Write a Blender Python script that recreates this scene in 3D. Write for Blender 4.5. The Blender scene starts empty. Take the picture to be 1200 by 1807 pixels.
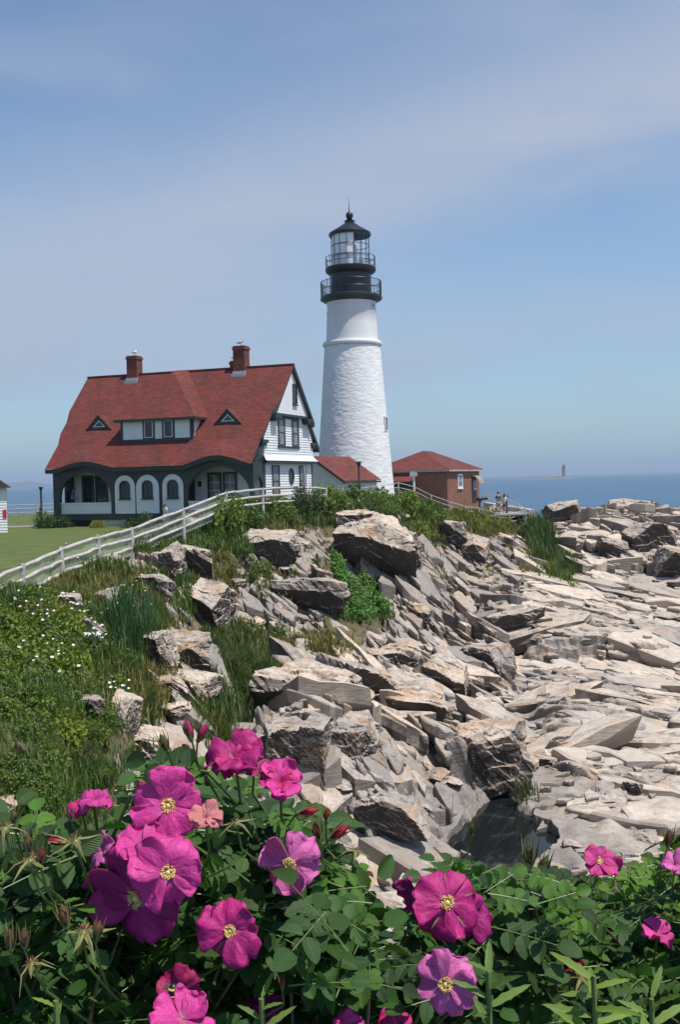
import bpy, bmesh, math, random
import numpy as np
from mathutils import Vector, Matrix
random.seed(7); RNG = np.random.default_rng(11)
S = bpy.context.scene
R_ = math.radians
# ---------------------------------------------------------------- camera
F = 1800.0; PITCH = R_(1.83); ROLL = R_(-1.3); CZ = 11.0
CR = Matrix.Rotation(math.pi/2-PITCH, 3, 'X') @ Matrix.Rotation(ROLL, 3, 'Z')
cd = bpy.data.cameras.new('camera'); cam = bpy.data.objects.new('camera', cd)
S.collection.objects.link(cam); S.camera = cam
cam.matrix_world = Matrix.Translation((0, 0, CZ)) @ CR.to_4x4()
cd.sensor_fit = 'HORIZONTAL'; cd.sensor_width = 24; cd.lens = 36; cd.clip_start = 0.05; cd.clip_end = 60000
# ---------------------------------------------------------------- sun and sky
SUN_EL, SUN_AZ = R_(66), R_(60)          # azimuth: turned right from the direction towards the camera
sd = Vector((math.cos(SUN_EL)*math.sin(SUN_AZ), -math.cos(SUN_EL)*math.cos(SUN_AZ), math.sin(SUN_EL)))
sl = bpy.data.lights.new('sun', 'SUN'); sl.energy = 4.9; sl.angle = R_(0.53); sl.color = (1.0, 0.95, 0.88)
so = bpy.data.objects.new('sun', sl); S.collection.objects.link(so); so.location = (0, 0, 80)
so.rotation_euler = sd.to_track_quat('Z', 'Y').to_euler()
W = bpy.data.worlds.new('World'); S.world = W; W.use_nodes = True
def world():
    nt = W.node_tree; N = nt.nodes; L = nt.links; N.clear()
    out = N.new('ShaderNodeOutputWorld'); bg = N.new('ShaderNodeBackground'); L.new(bg.outputs[0], out.inputs[0])
    sky = N.new('ShaderNodeTexSky'); sky.sky_type = 'NISHITA'; sky.sun_disc = False
    sky.sun_elevation = SUN_EL; sky.sun_rotation = math.atan2(sd.x, sd.y)
    sky.altitude = 0; sky.air_density = 1.0; sky.dust_density = 0.3; sky.ozone_density = 2.5
    bg.inputs[1].default_value = 0.125
    tc = N.new('ShaderNodeTexCoord'); sx = N.new('ShaderNodeSeparateXYZ'); L.new(tc.outputs['Generated'], sx.inputs[0]); X, Z = sx.outputs[0], sx.outputs[2]
    def m(op, a, b=0.):
        n = N.new('ShaderNodeMath'); n.operation = op
        for i, v in enumerate((a, b)):
            if hasattr(v, 'is_output'): L.new(v, n.inputs[i])
            else: n.inputs[i].default_value = v
        return n.outputs[0]
    # thin high cloud sheets: wispy noise on the view direction, gathered in slanting bands
    mp = N.new('ShaderNodeMapping'); L.new(tc.outputs['Generated'], mp.inputs[0])
    mp.inputs['Rotation'].default_value = (0, R_(-12), 0); mp.inputs['Scale'].default_value = (1.5, 1.5, 5.5); mp.inputs['Location'].default_value = (.3, .2, .1)
    n1 = N.new('ShaderNodeTexNoise'); L.new(mp.outputs[0], n1.inputs[0]); n1.inputs['Scale'].default_value = 1.8; n1.inputs['Detail'].default_value = 6; n1.inputs['Roughness'].default_value = 0.5; n1.inputs['Distortion'].default_value = 0.4
    wob = m('MULTIPLY', m('SUBTRACT', n1.outputs[0], .5), .16)
    def band(z0, slope, w, amp):
        q = m('DIVIDE', m('ADD', m('SUBTRACT', m('SUBTRACT', Z, z0), m('MULTIPLY', X, slope)), wob), w)
        return m('MULTIPLY', m('EXPONENT', m('MULTIPLY', m('MULTIPLY', q, q), -1.0)), amp)
    f = m('ADD', band(.265, .24, .088, .74), m('ADD', band(.118, .06, .045, .50), band(.40, .10, .03, .22)))
    f = m('ADD', f, .05); f = m('MULTIPLY', f, m('ADD', .10, m('MULTIPLY', n1.outputs[0], 1.85))); f = m('MINIMUM', f, .92)
    mx = N.new('ShaderNodeMix'); mx.data_type = 'RGBA'
    tn = N.new('ShaderNodeMix'); tn.data_type = 'RGBA'; tn.blend_type = 'MULTIPLY'; tn.inputs[0].default_value = 1; L.new(sky.outputs[0], tn.inputs[6]); tn.inputs[7].default_value = (.90, 1.03, 1.09, 1)
    L.new(f, mx.inputs[0]); L.new(tn.outputs[2], mx.inputs[6]); mx.inputs[7].default_value = (3.85, 4.3, 5.35, 1)
    hz = N.new('ShaderNodeMix'); hz.data_type = 'RGBA'; L.new(m('MULTIPLY', m('EXPONENT', m('MULTIPLY', m('MAXIMUM', Z, 0.), -11.)), .85), hz.inputs[0])
    L.new(mx.outputs[2], hz.inputs[6]); hz.inputs[7].default_value = (1.95, 3.1, 4.4, 1); L.new(hz.outputs[2], bg.inputs[0])
world()
S.view_settings.view_transform = 'Standard'; S.view_settings.look = 'None'
S.view_settings.exposure = 0.0; S.view_settings.gamma = 1
S.render.engine = 'CYCLES'
# ---------------------------------------------------------------- helpers
def ray(px, py): return CR @ Vector(((px-600)/F, -(py-903.5)/F, -1))
def at(px, py, D): d = ray(px, py); t = D/d.y; return Vector((d.x*t, D, CZ+d.z*t))
def proj(P):
    Rm = np.array(CR); Q = (P-np.array([0, 0, CZ])) @ Rm
    return 600+F*Q[..., 0]/-Q[..., 2], 903.5-F*Q[..., 1]/-Q[..., 2]
def link(o): S.collection.objects.link(o); return o
def tag(o, label=None, cat=None, group=None, kind=None):
    if label: o['label'] = label
    if cat: o['category'] = cat
    if group: o['group'] = group
    if kind: o['kind'] = kind
    return o
def empty(name, loc, rz=0, label=None, cat=None, group=None):
    o = link(bpy.data.objects.new(name, None)); o.location = loc; o.rotation_euler = (0, 0, rz); o.empty_display_size = .2
    return tag(o, label, cat, group)
def copy_tree(o, parent=None):
    c = o.copy(); S.collection.objects.link(c); c.parent = parent
    for ch in list(o.children): copy_tree(ch, c)
    return c
def npmesh(name, V, Fq, mats, parent=None, smooth=False, uv=None, col=None, mi=None):
    """V (n,3), Fq (m,3|4) -> one mesh object"""
    V = np.asarray(V, np.float32); Fq = np.asarray(Fq, np.int32); m, k = Fq.shape
    me = bpy.data.meshes.new(name); me.vertices.add(len(V)); me.vertices.foreach_set('co', V.ravel())
    me.loops.add(m*k); me.loops.foreach_set('vertex_index', Fq.ravel())
    me.polygons.add(m); me.polygons.foreach_set('loop_start', np.arange(0, m*k, k, dtype=np.int32))
    me.polygons.foreach_set('use_smooth', np.full(m, smooth))
    if uv is not None:
        l = me.uv_layers.new(name='UVMap'); l.data.foreach_set('uv', np.asarray(uv, np.float32)[Fq.ravel()].ravel())
    if col is not None:
        a = me.color_attributes.new('tint', 'FLOAT_COLOR', 'POINT'); c = np.ones((len(V), 4), np.float32); c[:, :col.shape[1]] = col
        a.data.foreach_set('color', c.ravel())
    for t in (mats if isinstance(mats, (list, tuple)) else [mats]): me.materials.append(t)
    if mi is not None: me.polygons.foreach_set('material_index', np.asarray(mi, np.int32))
    me.update(calc_edges=True); me.validate()
    o = link(bpy.data.objects.new(name, me)); o.parent = parent; return o
class MB:
    def __init__(s): s.v = []; s.f = []; s.m = []
    def add(s, vs, fs, m=0):
        b = len(s.v); s.v += [tuple(v) for v in vs]; s.f += [tuple(i+b for i in f) for f in fs]; s.m += [m]*len(fs); return s
    def poly(s, vs, m=0): return s.add(vs, [tuple(range(len(vs)))], m)
    def box(s, x0, x1, y0, y1, z0, z1, m=0):
        return s.add([(x0,y0,z0),(x1,y0,z0),(x1,y1,z0),(x0,y1,z0),(x0,y0,z1),(x1,y0,z1),(x1,y1,z1),(x0,y1,z1)],
                     [(0,3,2,1),(4,5,6,7),(0,1,5,4),(1,2,6,5),(2,3,7,6),(3,0,4,7)], m)
    def prism(s, pts, d, m=0):
        """closed outline pts (3-D, planar) extruded by vector d"""
        n = len(pts); a = [Vector(p) for p in pts]; b = [p+Vector(d) for p in a]
        return s.add(a+b, [tuple(range(n))[::-1], tuple(range(n, 2*n))]+[(i, (i+1)%n, n+(i+1)%n, n+i) for i in range(n)], m)
    def beam(s, a, b, w, h, m=0, up=(0,0,1)):
        a = Vector(a); b = Vector(b); d = (b-a).normalized(); r = d.cross(Vector(up)).normalized(); u = r.cross(d)
        q = []
        for p in (a, b): q += [p-r*w/2-u*h/2, p+r*w/2-u*h/2, p+r*w/2+u*h/2, p-r*w/2+u*h/2]
        return s.add(q, [(0,3,2,1)[::-1],(4,5,6,7)[::-1],(0,1,5,4)[::-1],(1,2,6,5)[::-1],(2,3,7,6)[::-1],(3,0,4,7)[::-1]], m)
    def tube(s, path, rad, n=6, m=0, caps=True):
        P = [Vector(p) for p in path]; K = len(P); rr = rad if isinstance(rad, (list, tuple)) else [rad]*K; vs = []
        ref = None
        for i in range(K):
            d = (P[min(i+1, K-1)]-P[max(i-1, 0)]).normalized()
            if ref is None: ref = Vector((0, 0, 1)) if abs(d.z) < .9 else Vector((1, 0, 0))
            r = d.cross(ref).normalized(); u = r.cross(d); ref = u
            vs += [P[i]+(r*math.cos(2*math.pi*k/n)+u*math.sin(2*math.pi*k/n))*rr[i] for k in range(n)]
        fs = [(i*n+k, i*n+(k+1)%n, (i+1)*n+(k+1)%n, (i+1)*n+k) for i in range(K-1) for k in range(n)]
        if caps: fs += [tuple(range(n))[::-1], tuple(range((K-1)*n, K*n))]
        return s.add(vs, fs, m)
    def lathe(s, prof, n=48, c=(0,0,0), m=0, closed=False):
        vs = []; K = len(prof)
        for r, z in prof: vs += [(c[0]+r*math.cos(2*math.pi*k/n), c[1]+r*math.sin(2*math.pi*k/n), c[2]+z) for k in range(n)]
        E = K if closed else K-1
        return s.add(vs, [(i*n+k, i*n+(k+1)%n, ((i+1)%K)*n+(k+1)%n, ((i+1)%K)*n+k) for i in range(E) for k in range(n)], m)
    def ball(s, c, r, sc=(1,1,1), n=10, m=0):
        pr = [(max(1e-4, math.sin(math.pi*i/n))*r, -math.cos(math.pi*i/n)*r) for i in range(n+1)]
        b = len(s.v); s.lathe(pr, n+4, (0,0,0), m)
        for i in range(b, len(s.v)): x, y, z = s.v[i]; s.v[i] = (c[0]+x*sc[0], c[1]+y*sc[1], c[2]+z*sc[2])
        return s
    def build(s, name, mats, parent=None, smooth=None, bevel=0):
        me = bpy.data.meshes.new(name); me.from_pydata([tuple(v) for v in s.v], [], s.f)
        for t in (mats if isinstance(mats, (list, tuple)) else [mats]): me.materials.append(t)
        me.polygons.foreach_set('material_index', s.m); me.update()
        if smooth: me.shade_smooth(); me.set_sharp_from_angle(angle=R_(smooth))
        o = link(bpy.data.objects.new(name, me)); o.parent = parent
        if bevel:
            b = o.modifiers.new('bevel', 'BEVEL'); b.width = bevel; b.segments = 2; b.limit_method = 'ANGLE'
        return o
# ---------------------------------------------------------------- materials
def M(name, col=(.5,.5,.5), rough=.6, fn=None, **kw):
    m = bpy.data.materials.new(name); m.use_nodes = True; nt = m.node_tree
    b = nt.nodes['Principled BSDF']; b.inputs['Base Color'].default_value = (*col, 1); b.inputs['Roughness'].default_value = rough
    for k, v in kw.items(): b.inputs[k.replace('_', ' ')].default_value = v
    if fn: fn(nt, b)
    return m
def nd(nt, t, **kw):
    n = nt.nodes.new(t)
    for k, v in kw.items():
        if k.startswith('i_'):
            key = k[2:]; key = int(key) if key.isdigit() else key.replace('_', ' ')
            n.inputs[key].default_value = v
        else: setattr(n, k, v)
    return n
def coords(nt, kind='Object', scale=(1,1,1), rot=(0,0,0)):
    if kind == 'World': g = nt.nodes.new('ShaderNodeNewGeometry'); o = g.outputs['Position']
    else: g = nt.nodes.new('ShaderNodeTexCoord'); o = g.outputs[kind]
    mp = nd(nt, 'ShaderNodeMapping', i_Scale=scale, i_Rotation=rot); nt.links.new(o, mp.inputs[0]); return mp.outputs[0]
def noise(nt, vec, scale, detail=4, rough=.5, dist=0):
    n = nd(nt, 'ShaderNodeTexNoise', i_Scale=scale, i_Detail=detail, i_Roughness=rough, i_Distortion=dist)
    nt.links.new(vec, n.inputs['Vector']); return n.outputs[0]
def ramp(nt, fac, stops, mode='LINEAR'):
    r = nt.nodes.new('ShaderNodeValToRGB'); e = r.color_ramp.elements; r.color_ramp.interpolation = mode
    while len(e) < len(stops): e.new(.5)
    for el, (p, c) in zip(e, stops): el.position = p; el.color = (*c, 1) if len(c) == 3 else c
    nt.links.new(fac, r.inputs[0]); return r.outputs[0]
def mix(nt, fac, a, b, mode='MIX'):
    m = nt.nodes.new('ShaderNodeMix'); m.data_type = 'RGBA'; m.blend_type = mode
    for v, i in ((fac, 0), (a, 6), (b, 7)):
        if hasattr(v, 'is_output'): nt.links.new(v, m.inputs[i])
        else: m.inputs[i].default_value = v if i == 0 else (*v, 1)
    return m.outputs[2]
def mth(nt, op, a, b=0.0, c=None):
    m = nt.nodes.new('ShaderNodeMath'); m.operation = op
    for i, v in enumerate((a, b) + ((c,) if c is not None else ())):
        if hasattr(v, 'is_output'): nt.links.new(v, m.inputs[i])
        else: m.inputs[i].default_value = v
    return m.outputs[0]
def bump(nt, b, h, strength=.5, dist=.05, prev=None):
    n = nd(nt, 'ShaderNodeBump', i_Strength=strength, i_Distance=dist); nt.links.new(h, n.inputs['Height'])
    if prev is not None: nt.links.new(prev, n.inputs['Normal'])
    nt.links.new(n.outputs[0], b.inputs['Normal']); return n.outputs[0]
def grey(v): return (v, v, v)
def rock_fn(terrain):
    def fn(nt, b):
        L = nt.links
        w = coords(nt, 'World')
        big = noise(nt, w, .16, 3, .5)
        c = ramp(nt, big, [(.36, (.40,.365,.335)), (.5, (.57,.49,.41)), (.64, (.70,.58,.46))])
        mid = noise(nt, w, 1.3, 6, .65)
        c = mix(nt, .75, c, ramp(nt, mid, [(.28, (.30,.28,.27)), (.48, (.82,.80,.79)), (.7, (1.12,1.1,1.08))]), 'MULTIPLY')
        st = coords(nt, 'World', (1.1, 1.9, 5.0), (R_(25), R_(-20), R_(35)))
        s1 = noise(nt, st, 1.6, 7, .68)
        c = mix(nt, .75, c, ramp(nt, s1, [(.32, (.24,.19,.16)), (.46, grey(.85)), (.70, grey(1.15))]), 'MULTIPLY')
        s3 = noise(nt, coords(nt, 'World', (1.6, 1.6, 3), (0, 0, R_(20))), 4.5, 5, .7); c = mix(nt, .7, c, ramp(nt, s3, [(.34, (.35,.30,.27)), (.46, grey(.95)), (.7, grey(1.1))]), 'MULTIPLY')
        ors = noise(nt, coords(nt, 'World', (1, 1, 2.2)), .9, 4, .6)
        c = mix(nt, ramp(nt, ors, [(.53, grey(0)), (.66, grey(.7))]), c, (.44,.25,.12))
        # black lichen and damp stains on steep faces; undersides also painted with overhang shade
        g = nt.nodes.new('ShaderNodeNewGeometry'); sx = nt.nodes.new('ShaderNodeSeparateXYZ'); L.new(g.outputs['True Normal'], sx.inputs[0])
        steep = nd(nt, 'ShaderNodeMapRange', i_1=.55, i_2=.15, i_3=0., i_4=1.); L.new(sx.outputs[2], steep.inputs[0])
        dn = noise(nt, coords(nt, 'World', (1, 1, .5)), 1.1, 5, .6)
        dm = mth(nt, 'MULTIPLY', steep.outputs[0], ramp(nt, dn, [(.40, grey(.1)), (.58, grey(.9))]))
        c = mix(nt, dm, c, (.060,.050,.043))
        sx2 = nd(nt, 'ShaderNodeMapRange', i_1=.12, i_2=-.15, i_3=0., i_4=.92); L.new(sx.outputs[2], sx2.inputs[0]); c = mix(nt, sx2.outputs[0], c, (.030,.026,.023))  # near black undersides: overhang shade and dark stain put into the colour
        if terrain:
            a = nd(nt, 'ShaderNodeVertexColor', layer_name='tint'); sp = nt.nodes.new('ShaderNodeSeparateColor'); L.new(a.outputs[0], sp.inputs[0])
            # red: soil and turf, green: pale clean slab, blue: dark weathered, painted crevice shade
            c = mix(nt, mth(nt, 'MULTIPLY', sp.outputs[1], .55), c, mix(nt, s1, (.61,.50,.39), (.80,.69,.57)))
            c = mix(nt, mth(nt, 'MULTIPLY', sp.outputs[2], .65), c, (.20,.18,.165))
            sn = noise(nt, w, 2.2, 6, .7)
            soil = ramp(nt, sn, [(.3, (.05,.055,.018)), (.5, (.10,.085,.035)), (.68, (.23,.15,.085))])
            e = mth(nt, 'ADD', sp.outputs[0], mth(nt, 'MULTIPLY', mth(nt, 'SUBTRACT', sn, .5), 1.3))
            c = mix(nt, ramp(nt, e, [(.42, grey(0)), (.58, grey(1))]), c, soil)
        L.new(c, b.inputs['Base Color'])
        p = bump(nt, b, s1, .8, .07)
        bump(nt, b, noise(nt, w, 9, 6, .65), .7, .035, p)
    return fn
def brickfn(c1, c2, mortar, w, h, ms=.02, kind='Generated', bs=.3):
    def fn(nt, b):
        v = coords(nt, kind)
        t = nd(nt, 'ShaderNodeTexBrick', i_Color1=(*c1, 1), i_Color2=(*c2, 1), i_Mortar=(*mortar, 1), i_Scale=1.0)
        t.inputs['Mortar Size'].default_value = ms; t.inputs['Brick Width'].default_value = w; t.inputs['Row Height'].default_value = h; t.inputs['Bias'].default_value = 0
        nt.links.new(v, t.inputs['Vector'])
        n = noise(nt, v, 1.2, 5, .6)
        c = mix(nt, .5, t.outputs[0], ramp(nt, n, [(.3, grey(.6)), (.7, grey(1.2))]), 'MULTIPLY')
        nt.links.new(c, b.inputs['Base Color']); bump(nt, b, t.outputs['Fac'], -bs, .01)
    return fn
def noisy(c1, c2, scale=3, bs=.2, bd=.01, kind='Object', detail=5, sc=(1,1,1)):
    def fn(nt, b):
        n = noise(nt, coords(nt, kind, sc), scale, detail, .6)
        nt.links.new(ramp(nt, n, [(.3, c1), (.7, c2)]), b.inputs['Base Color']); bump(nt, b, n, bs, bd)
    return fn
def leaf_fn(base, var=.35, sat=1.0, trans=True, veins=False):
    def fn(nt, b):
        L = nt.links
        a = nd(nt, 'ShaderNodeVertexColor', layer_name='tint')
        oi = nt.nodes.new('ShaderNodeObjectInfo')
        c = mix(nt, 1.0, base, a.outputs[0], 'MULTIPLY')
        c = mix(nt, 1.0, c, ramp(nt, oi.outputs['Random'], [(0, (.72,.78,.8)), (.5, (1,1,1)), (1, (1.28,1.15,.9))]), 'MULTIPLY')
        if veins:
            uv = nt.nodes.new('ShaderNodeUVMap'); s = nt.nodes.new('ShaderNodeSeparateXYZ'); L.new(uv.outputs[0], s.inputs[0])
            ab = mth(nt, 'ABSOLUTE', mth(nt, 'SUBTRACT', s.outputs[0], .5))
            ph = mth(nt, 'SUBTRACT', mth(nt, 'MULTIPLY', s.outputs[1], 9.0), mth(nt, 'MULTIPLY', ab, 9.0))
            wv = mth(nt, 'PINGPONG', ph, .5)
            vn = ramp(nt, wv, [(0, grey(0)), (.12, grey(.7)), (.5, grey(1))])
            mr = ramp(nt, ab, [(0, grey(0)), (.035, grey(1))])
            h = mth(nt, 'MULTIPLY', vn, mr)
            c = mix(nt, mth(nt, 'SUBTRACT', .16, mth(nt, 'MULTIPLY', h, .16)), c, (.14,.24,.06))
            bump(nt, b, h, .4, .0018)
        L.new(c, b.inputs['Base Color'])
        if trans:
            out = nt.nodes['Material Output']; t = nt.nodes.new('ShaderNodeBsdfTranslucent'); ms = nt.nodes.new('ShaderNodeMixShader')
            L.new(mix(nt, 1.0, c, (1.5,1.7,.6), 'MULTIPLY'), t.inputs[0]); ms.inputs[0].default_value = .28
            L.new(b.outputs[0], ms.inputs[1]); L.new(t.outputs[0], ms.inputs[2]); L.new(ms.outputs[0], out.inputs[0])
    return fn
MT = {}
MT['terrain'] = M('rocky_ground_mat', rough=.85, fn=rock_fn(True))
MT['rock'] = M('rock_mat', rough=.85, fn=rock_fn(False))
MT['lawn'] = M('lawn_mat', rough=.9, fn=noisy((.058,.086,.010), (.112,.142,.026), 1.1, .8, .06, 'World', 9))
MT['gravel'] = M('path_mat', rough=.9, fn=noisy((.20,.19,.18), (.30,.28,.26), 2.0, .3, .02, 'World'))
MT['foliage'] = M('foliage_mat', rough=.55, fn=leaf_fn((.085,.145,.028)))
MT['grassblade'] = M('grass_mat', rough=.6, fn=leaf_fn((.10,.125,.035)))
MT['roseleaf'] = M('rose_leaf_mat', rough=.5, Specular_IOR_Level=.35, fn=leaf_fn((.040,.100,.020), veins=True))
def sea_fn(nt, b):
    L = nt.links
    w = coords(nt, 'World', (.30, 1.0, 1)); n1 = noise(nt, w, .35, 7, .62, .2)
    w2 = coords(nt, 'World', (.012, .05, 1)); n2 = noise(nt, w2, 1, 4, .55)
    c = mix(nt, ramp(nt, n2, [(.35, grey(0)), (.65, grey(1))]), (.035,.095,.165), (.058,.135,.215))
    L.new(c, b.inputs['Base Color']); p = bump(nt, b, n1, .9, .9); bump(nt, b, n2, .5, 2.0, p)
MT['sea'] = M('sea_mat', rough=.35, fn=sea_fn, IOR=1.33)
MT['pool'] = M('pool_mat', (.010,.013,.014), .03, fn=lambda nt, b: bump(nt, b, noise(nt, coords(nt, 'World', (1, 2.2, 1)), 3, 3), .06, .02), IOR=1.33)
# ================================================================ TERRAIN
def h2(ix, iy, seed):
    n = (ix.astype(np.int64)*374761393 + iy.astype(np.int64)*668265263 + seed*974634777) & 0xffffffff
    n = ((n ^ (n >> 13))*1274126177) & 0xffffffff; n = ((n ^ (n >> 16))*2246822519) & 0xffffffff
    return ((n ^ (n >> 15)) & 0xffffff)/float(0xffffff)
def vnoise(x, y, seed=0):
    ix = np.floor(x); iy = np.floor(y); fx = x-ix; fy = y-iy; fx = fx*fx*(3-2*fx); fy = fy*fy*(3-2*fy)
    g = lambda a, b: h2(ix+a, iy+b, seed)
    return (g(0,0)*(1-fx)+g(1,0)*fx)*(1-fy)+(g(0,1)*(1-fx)+g(1,1)*fx)*fy
def fbm(x, y, seed=0, oct=4):
    r = 0; a = .5
    for o in range(oct): r = r+a*(vnoise(x*2**o, y*2**o, seed+o)-.5); a *= .5
    return r
def facet(U, V, seed, tilt=.55, dip=(0., 0.), crack=.0, wid=.05):
    """piecewise tilted blocks on jittered cells, unit cell size; returns height in cell units"""
    iu = np.floor(U); iv = np.floor(V); Z = lambda v=0.: np.full(U.shape, v)
    b1 = Z(9.); b2 = Z(9.); g1 = Z(); g2 = Z()
    for a in (-1, 0, 1):
        for b in (-1, 0, 1):
            cu = iu+a; cv = iv+b; x = cu+.04+.92*h2(cu, cv, seed); y = cv+.04+.92*h2(cu, cv, seed+1); p = U-x; q = V-y
            d = np.maximum(np.abs(p), np.abs(q))*.6+np.hypot(p, q)*.5
            g = (h2(cu, cv, seed+2)-.5)+p*((h2(cu, cv, seed+3)-.5)*tilt+dip[0])+q*((h2(cu, cv, seed+4)-.5)*tilt+dip[1])
            k = d < b1; k2 = (~k) & (d < b2)
            g2 = np.where(k, g1, np.where(k2, g, g2)); b2 = np.where(k, b1, np.where(k2, d, b2)); g1 = np.where(k, g, g1); b1 = np.where(k, d, b1)
    w = np.clip((b2-b1)/wid, 0, 1); w = .5+.5*w
    h = g1*w+g2*(1-w)
    if crack: h = h-crack*np.clip(1-(b2-b1)/max(.10, wid*1.5), 0, 1)
    return h
# control points: (px, py, depth) in the photograph -> ground heights
CP = [(450,925,52),(450,1000,47),(450,1080,42),(450,1200,35),(450,1280,31),(450,1380,26.5),(450,1500,22),
 (600,908,58),(600,1000,52),(600,1090,46),(600,1200,38),(600,1300,31.5),(600,1400,27.5),(600,1500,24.5),(600,1570,23),
 (250,965,42),(250,1000,38.5),(250,1100,31),(250,1200,26),(250,1300,22),(250,1400,19),(250,1500,16.5),
 (60,1062,29),(60,1100,25),(60,1200,19),(60,1300,15),(60,1400,12.5),(60,1500,10.8),(0,1200,19),(0,1400,12.5),(0,1062,28.5),(0,1540,10),
 (340,945,47),(340,1010,42),(340,1100,36),(340,1200,30),(340,1300,25.5),(340,1400,22),(340,1480,19.5),
 (750,888,74),(750,960,67),(750,1050,58),(750,1150,48.5),(750,1250,40),(750,1350,34),(750,1450,29),(750,1550,25),
 (680,880,68),(860,915,82),(900,925,84),(900,960,78),(900,1050,64),(900,1150,51),(900,1250,42),(900,1350,35),(900,1420,31),
 (960,975,80),(1000,1005,73),(1000,1100,59),(1000,1200,48),(1000,1300,38),(1000,1400,31),(1000,1480,27),(1000,1550,24),
 (1100,1010,75),(1100,918,87),(1030,922,87),(975,925,90),(1100,1200,47),
 (1200,912,88),(1200,1005,76),(1200,1100,61),(1200,1200,49),(1200,1300,39),(1200,1400,31.5),(1200,1500,26.5),(1200,1560,23.5),
 (1500,912,90),(1500,1050,68),(1500,1200,48),(1500,1400,31),(1500,1540,24),
 (-200,1080,29),(-200,1250,18),(-200,1500,11)]
CW = [(-9.8,36,-3.05),(-9.2,39.6,-2.85),(-8.4,41.5,-2.8),(-6.9,44.5,-2.3),(-5.5,49,-1.7),(-4.4,54,-1.5),(-3,58,-1.6),(0,62,-1.5),(4,70,-1.6),(1.3,66,-1.35),
 (-20,36,-2.8),(-30,40,-2.8),(-12,45,-2.75),(-12,60,-2.75),(-25,60,-2.75),(-40,60,-2.75),(-15,80,-2.75),(-35,80,-2.8),(-5,70,-2.75),(0,80,-2.75),(1,88,-2.9),(8,80,-2.6),
 (7,95,-2.5),(14,96,-3.3),(13.5,88,-3.45),(10,89,-3.2),(9.5,93,-2.9),(8,105,-3),(-10,100,-3),(-35,100,-3.2),(-10,118,-6),(-40,118,-6),(5,118,-6),(16,112,-7),(-10,135,-13),(-60,135,-13),(10,130,-13),
 (17,97,-6),(20,104,-10),(24,104,-9.5),(20,115,-13),(35,104,-9),(35,118,-13),(28,98,-5.8),(60,110,-13),(60,90,-8),(80,60,-9),(50,100,-9),(90,100,-13),
 (0,3,-1.7),(-3,3,-1.7),(3,3,-1.75),(0,1,-1.65),(.9,1,-1.65),(-.9,1,-1.65),(0,.6,-1.6),(.5,.6,-1.6),(-.5,.6,-1.6),(0,4,-2.0),(1.5,4,-2.1),(0,6,-4.0),(4,6,-4.2),(-2,6,-3.2),(-4,6,-2.4),(0,10,-6.6),(4,10,-7.2),(9,10,-7.5),(0,15,-8.3),(5,15,-8.8),(9,16,-9.2),(-4,8,-3.3),(-4,12,-4.6),(-8,8,-2.6),
 (2,20,-9.4),(7,20,-9.5),(18,20,-9.5),(12,13,-8),(-15,15,-3.2),(-22,22,-3.1),(25,26,-9.2),(-30,32,-2.9),(-3.5,16,-6.6)]
cps = []
for px, py, D in CP: p = at(px, py, D); cps.append((p.x/D, math.log(D), p.z))
for x, y, z in CW: cps.append((x/y, math.log(y), CZ+z))
cps = np.array(cps)
def tps_basis(A, B):
    d2 = (4*(A[..., None, 0]-B[:, 0]))**2+(1.6*(A[..., None, 1]-B[:, 1]))**2
    return d2*np.log(d2+1e-9)*.5
nC = len(cps); K = tps_basis(cps, cps)+np.eye(nC)*.0006; Pm = np.c_[np.ones(nC), cps[:, :2]]
Amat = np.zeros((nC+3, nC+3)); Amat[:nC, :nC] = K; Amat[:nC, nC:] = Pm; Amat[nC:, :nC] = Pm.T
wts = np.linalg.solve(Amat, np.r_[cps[:, 2], 0, 0, 0])
def base_z(s, lnY):
    A = np.stack([s, lnY], -1); out = np.empty(s.shape); fl = A.reshape(-1, 2); r = np.empty(len(fl))
    for i in range(0, len(fl), 20000):
        q = fl[i:i+20000]; r[i:i+20000] = tps_basis(q, cps)@wts[:nC]+wts[nC]+q@wts[nC+1:]
    return r.reshape(s.shape)
def inpoly(x, y, poly):
    r = np.zeros(x.shape, bool); n = len(poly)
    for i in range(n):
        x0, y0 = poly[i]; x1, y1 = poly[(i+1) % n]
        c = ((y0 > y) != (y1 > y)) & (x < (x1-x0)*(y-y0)/((y1-y0) or 1e-9)+x0); r ^= c
    return r
def segd(x, y, pl):
    d = np.full(x.shape, 1e9)
    for (x0, y0), (x1, y1) in zip(pl[:-1], pl[1:]):
        dx, dy = x1-x0, y1-y0; t = np.clip(((x-x0)*dx+(y-y0)*dy)/(dx*dx+dy*dy), 0, 1); d = np.minimum(d, np.hypot(x-x0-t*dx, y-y0-t*dy))
    return d
def sm(x, a, b): t = np.clip((x-a)/(b-a), 0, 1); return t*t*(3-2*t)
# fence line (posts) along the cliff edge: x, y, ground
FP = [(30+0*i, 0) for i in range(0)]
FENCE = []
for px, ty, D in [(-62,1040,26.5),(40,996,29.5),(108,966,32.6),(173,946,36),(232,931,39.6),(323,897,43.5),(398,868,49),(463,861,54),(524,858,57.5),(575,861,60.5)]:
    p = at(px, ty, D); FENCE.append((p.x, p.y, p.z-1.18))
LZ = lambda y: CZ+np.interp(y, [20, 29.5, 32.6, 36, 40, 46], [-4.3, -3.40, -3.12, -2.96, -2.84, -2.72])
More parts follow.
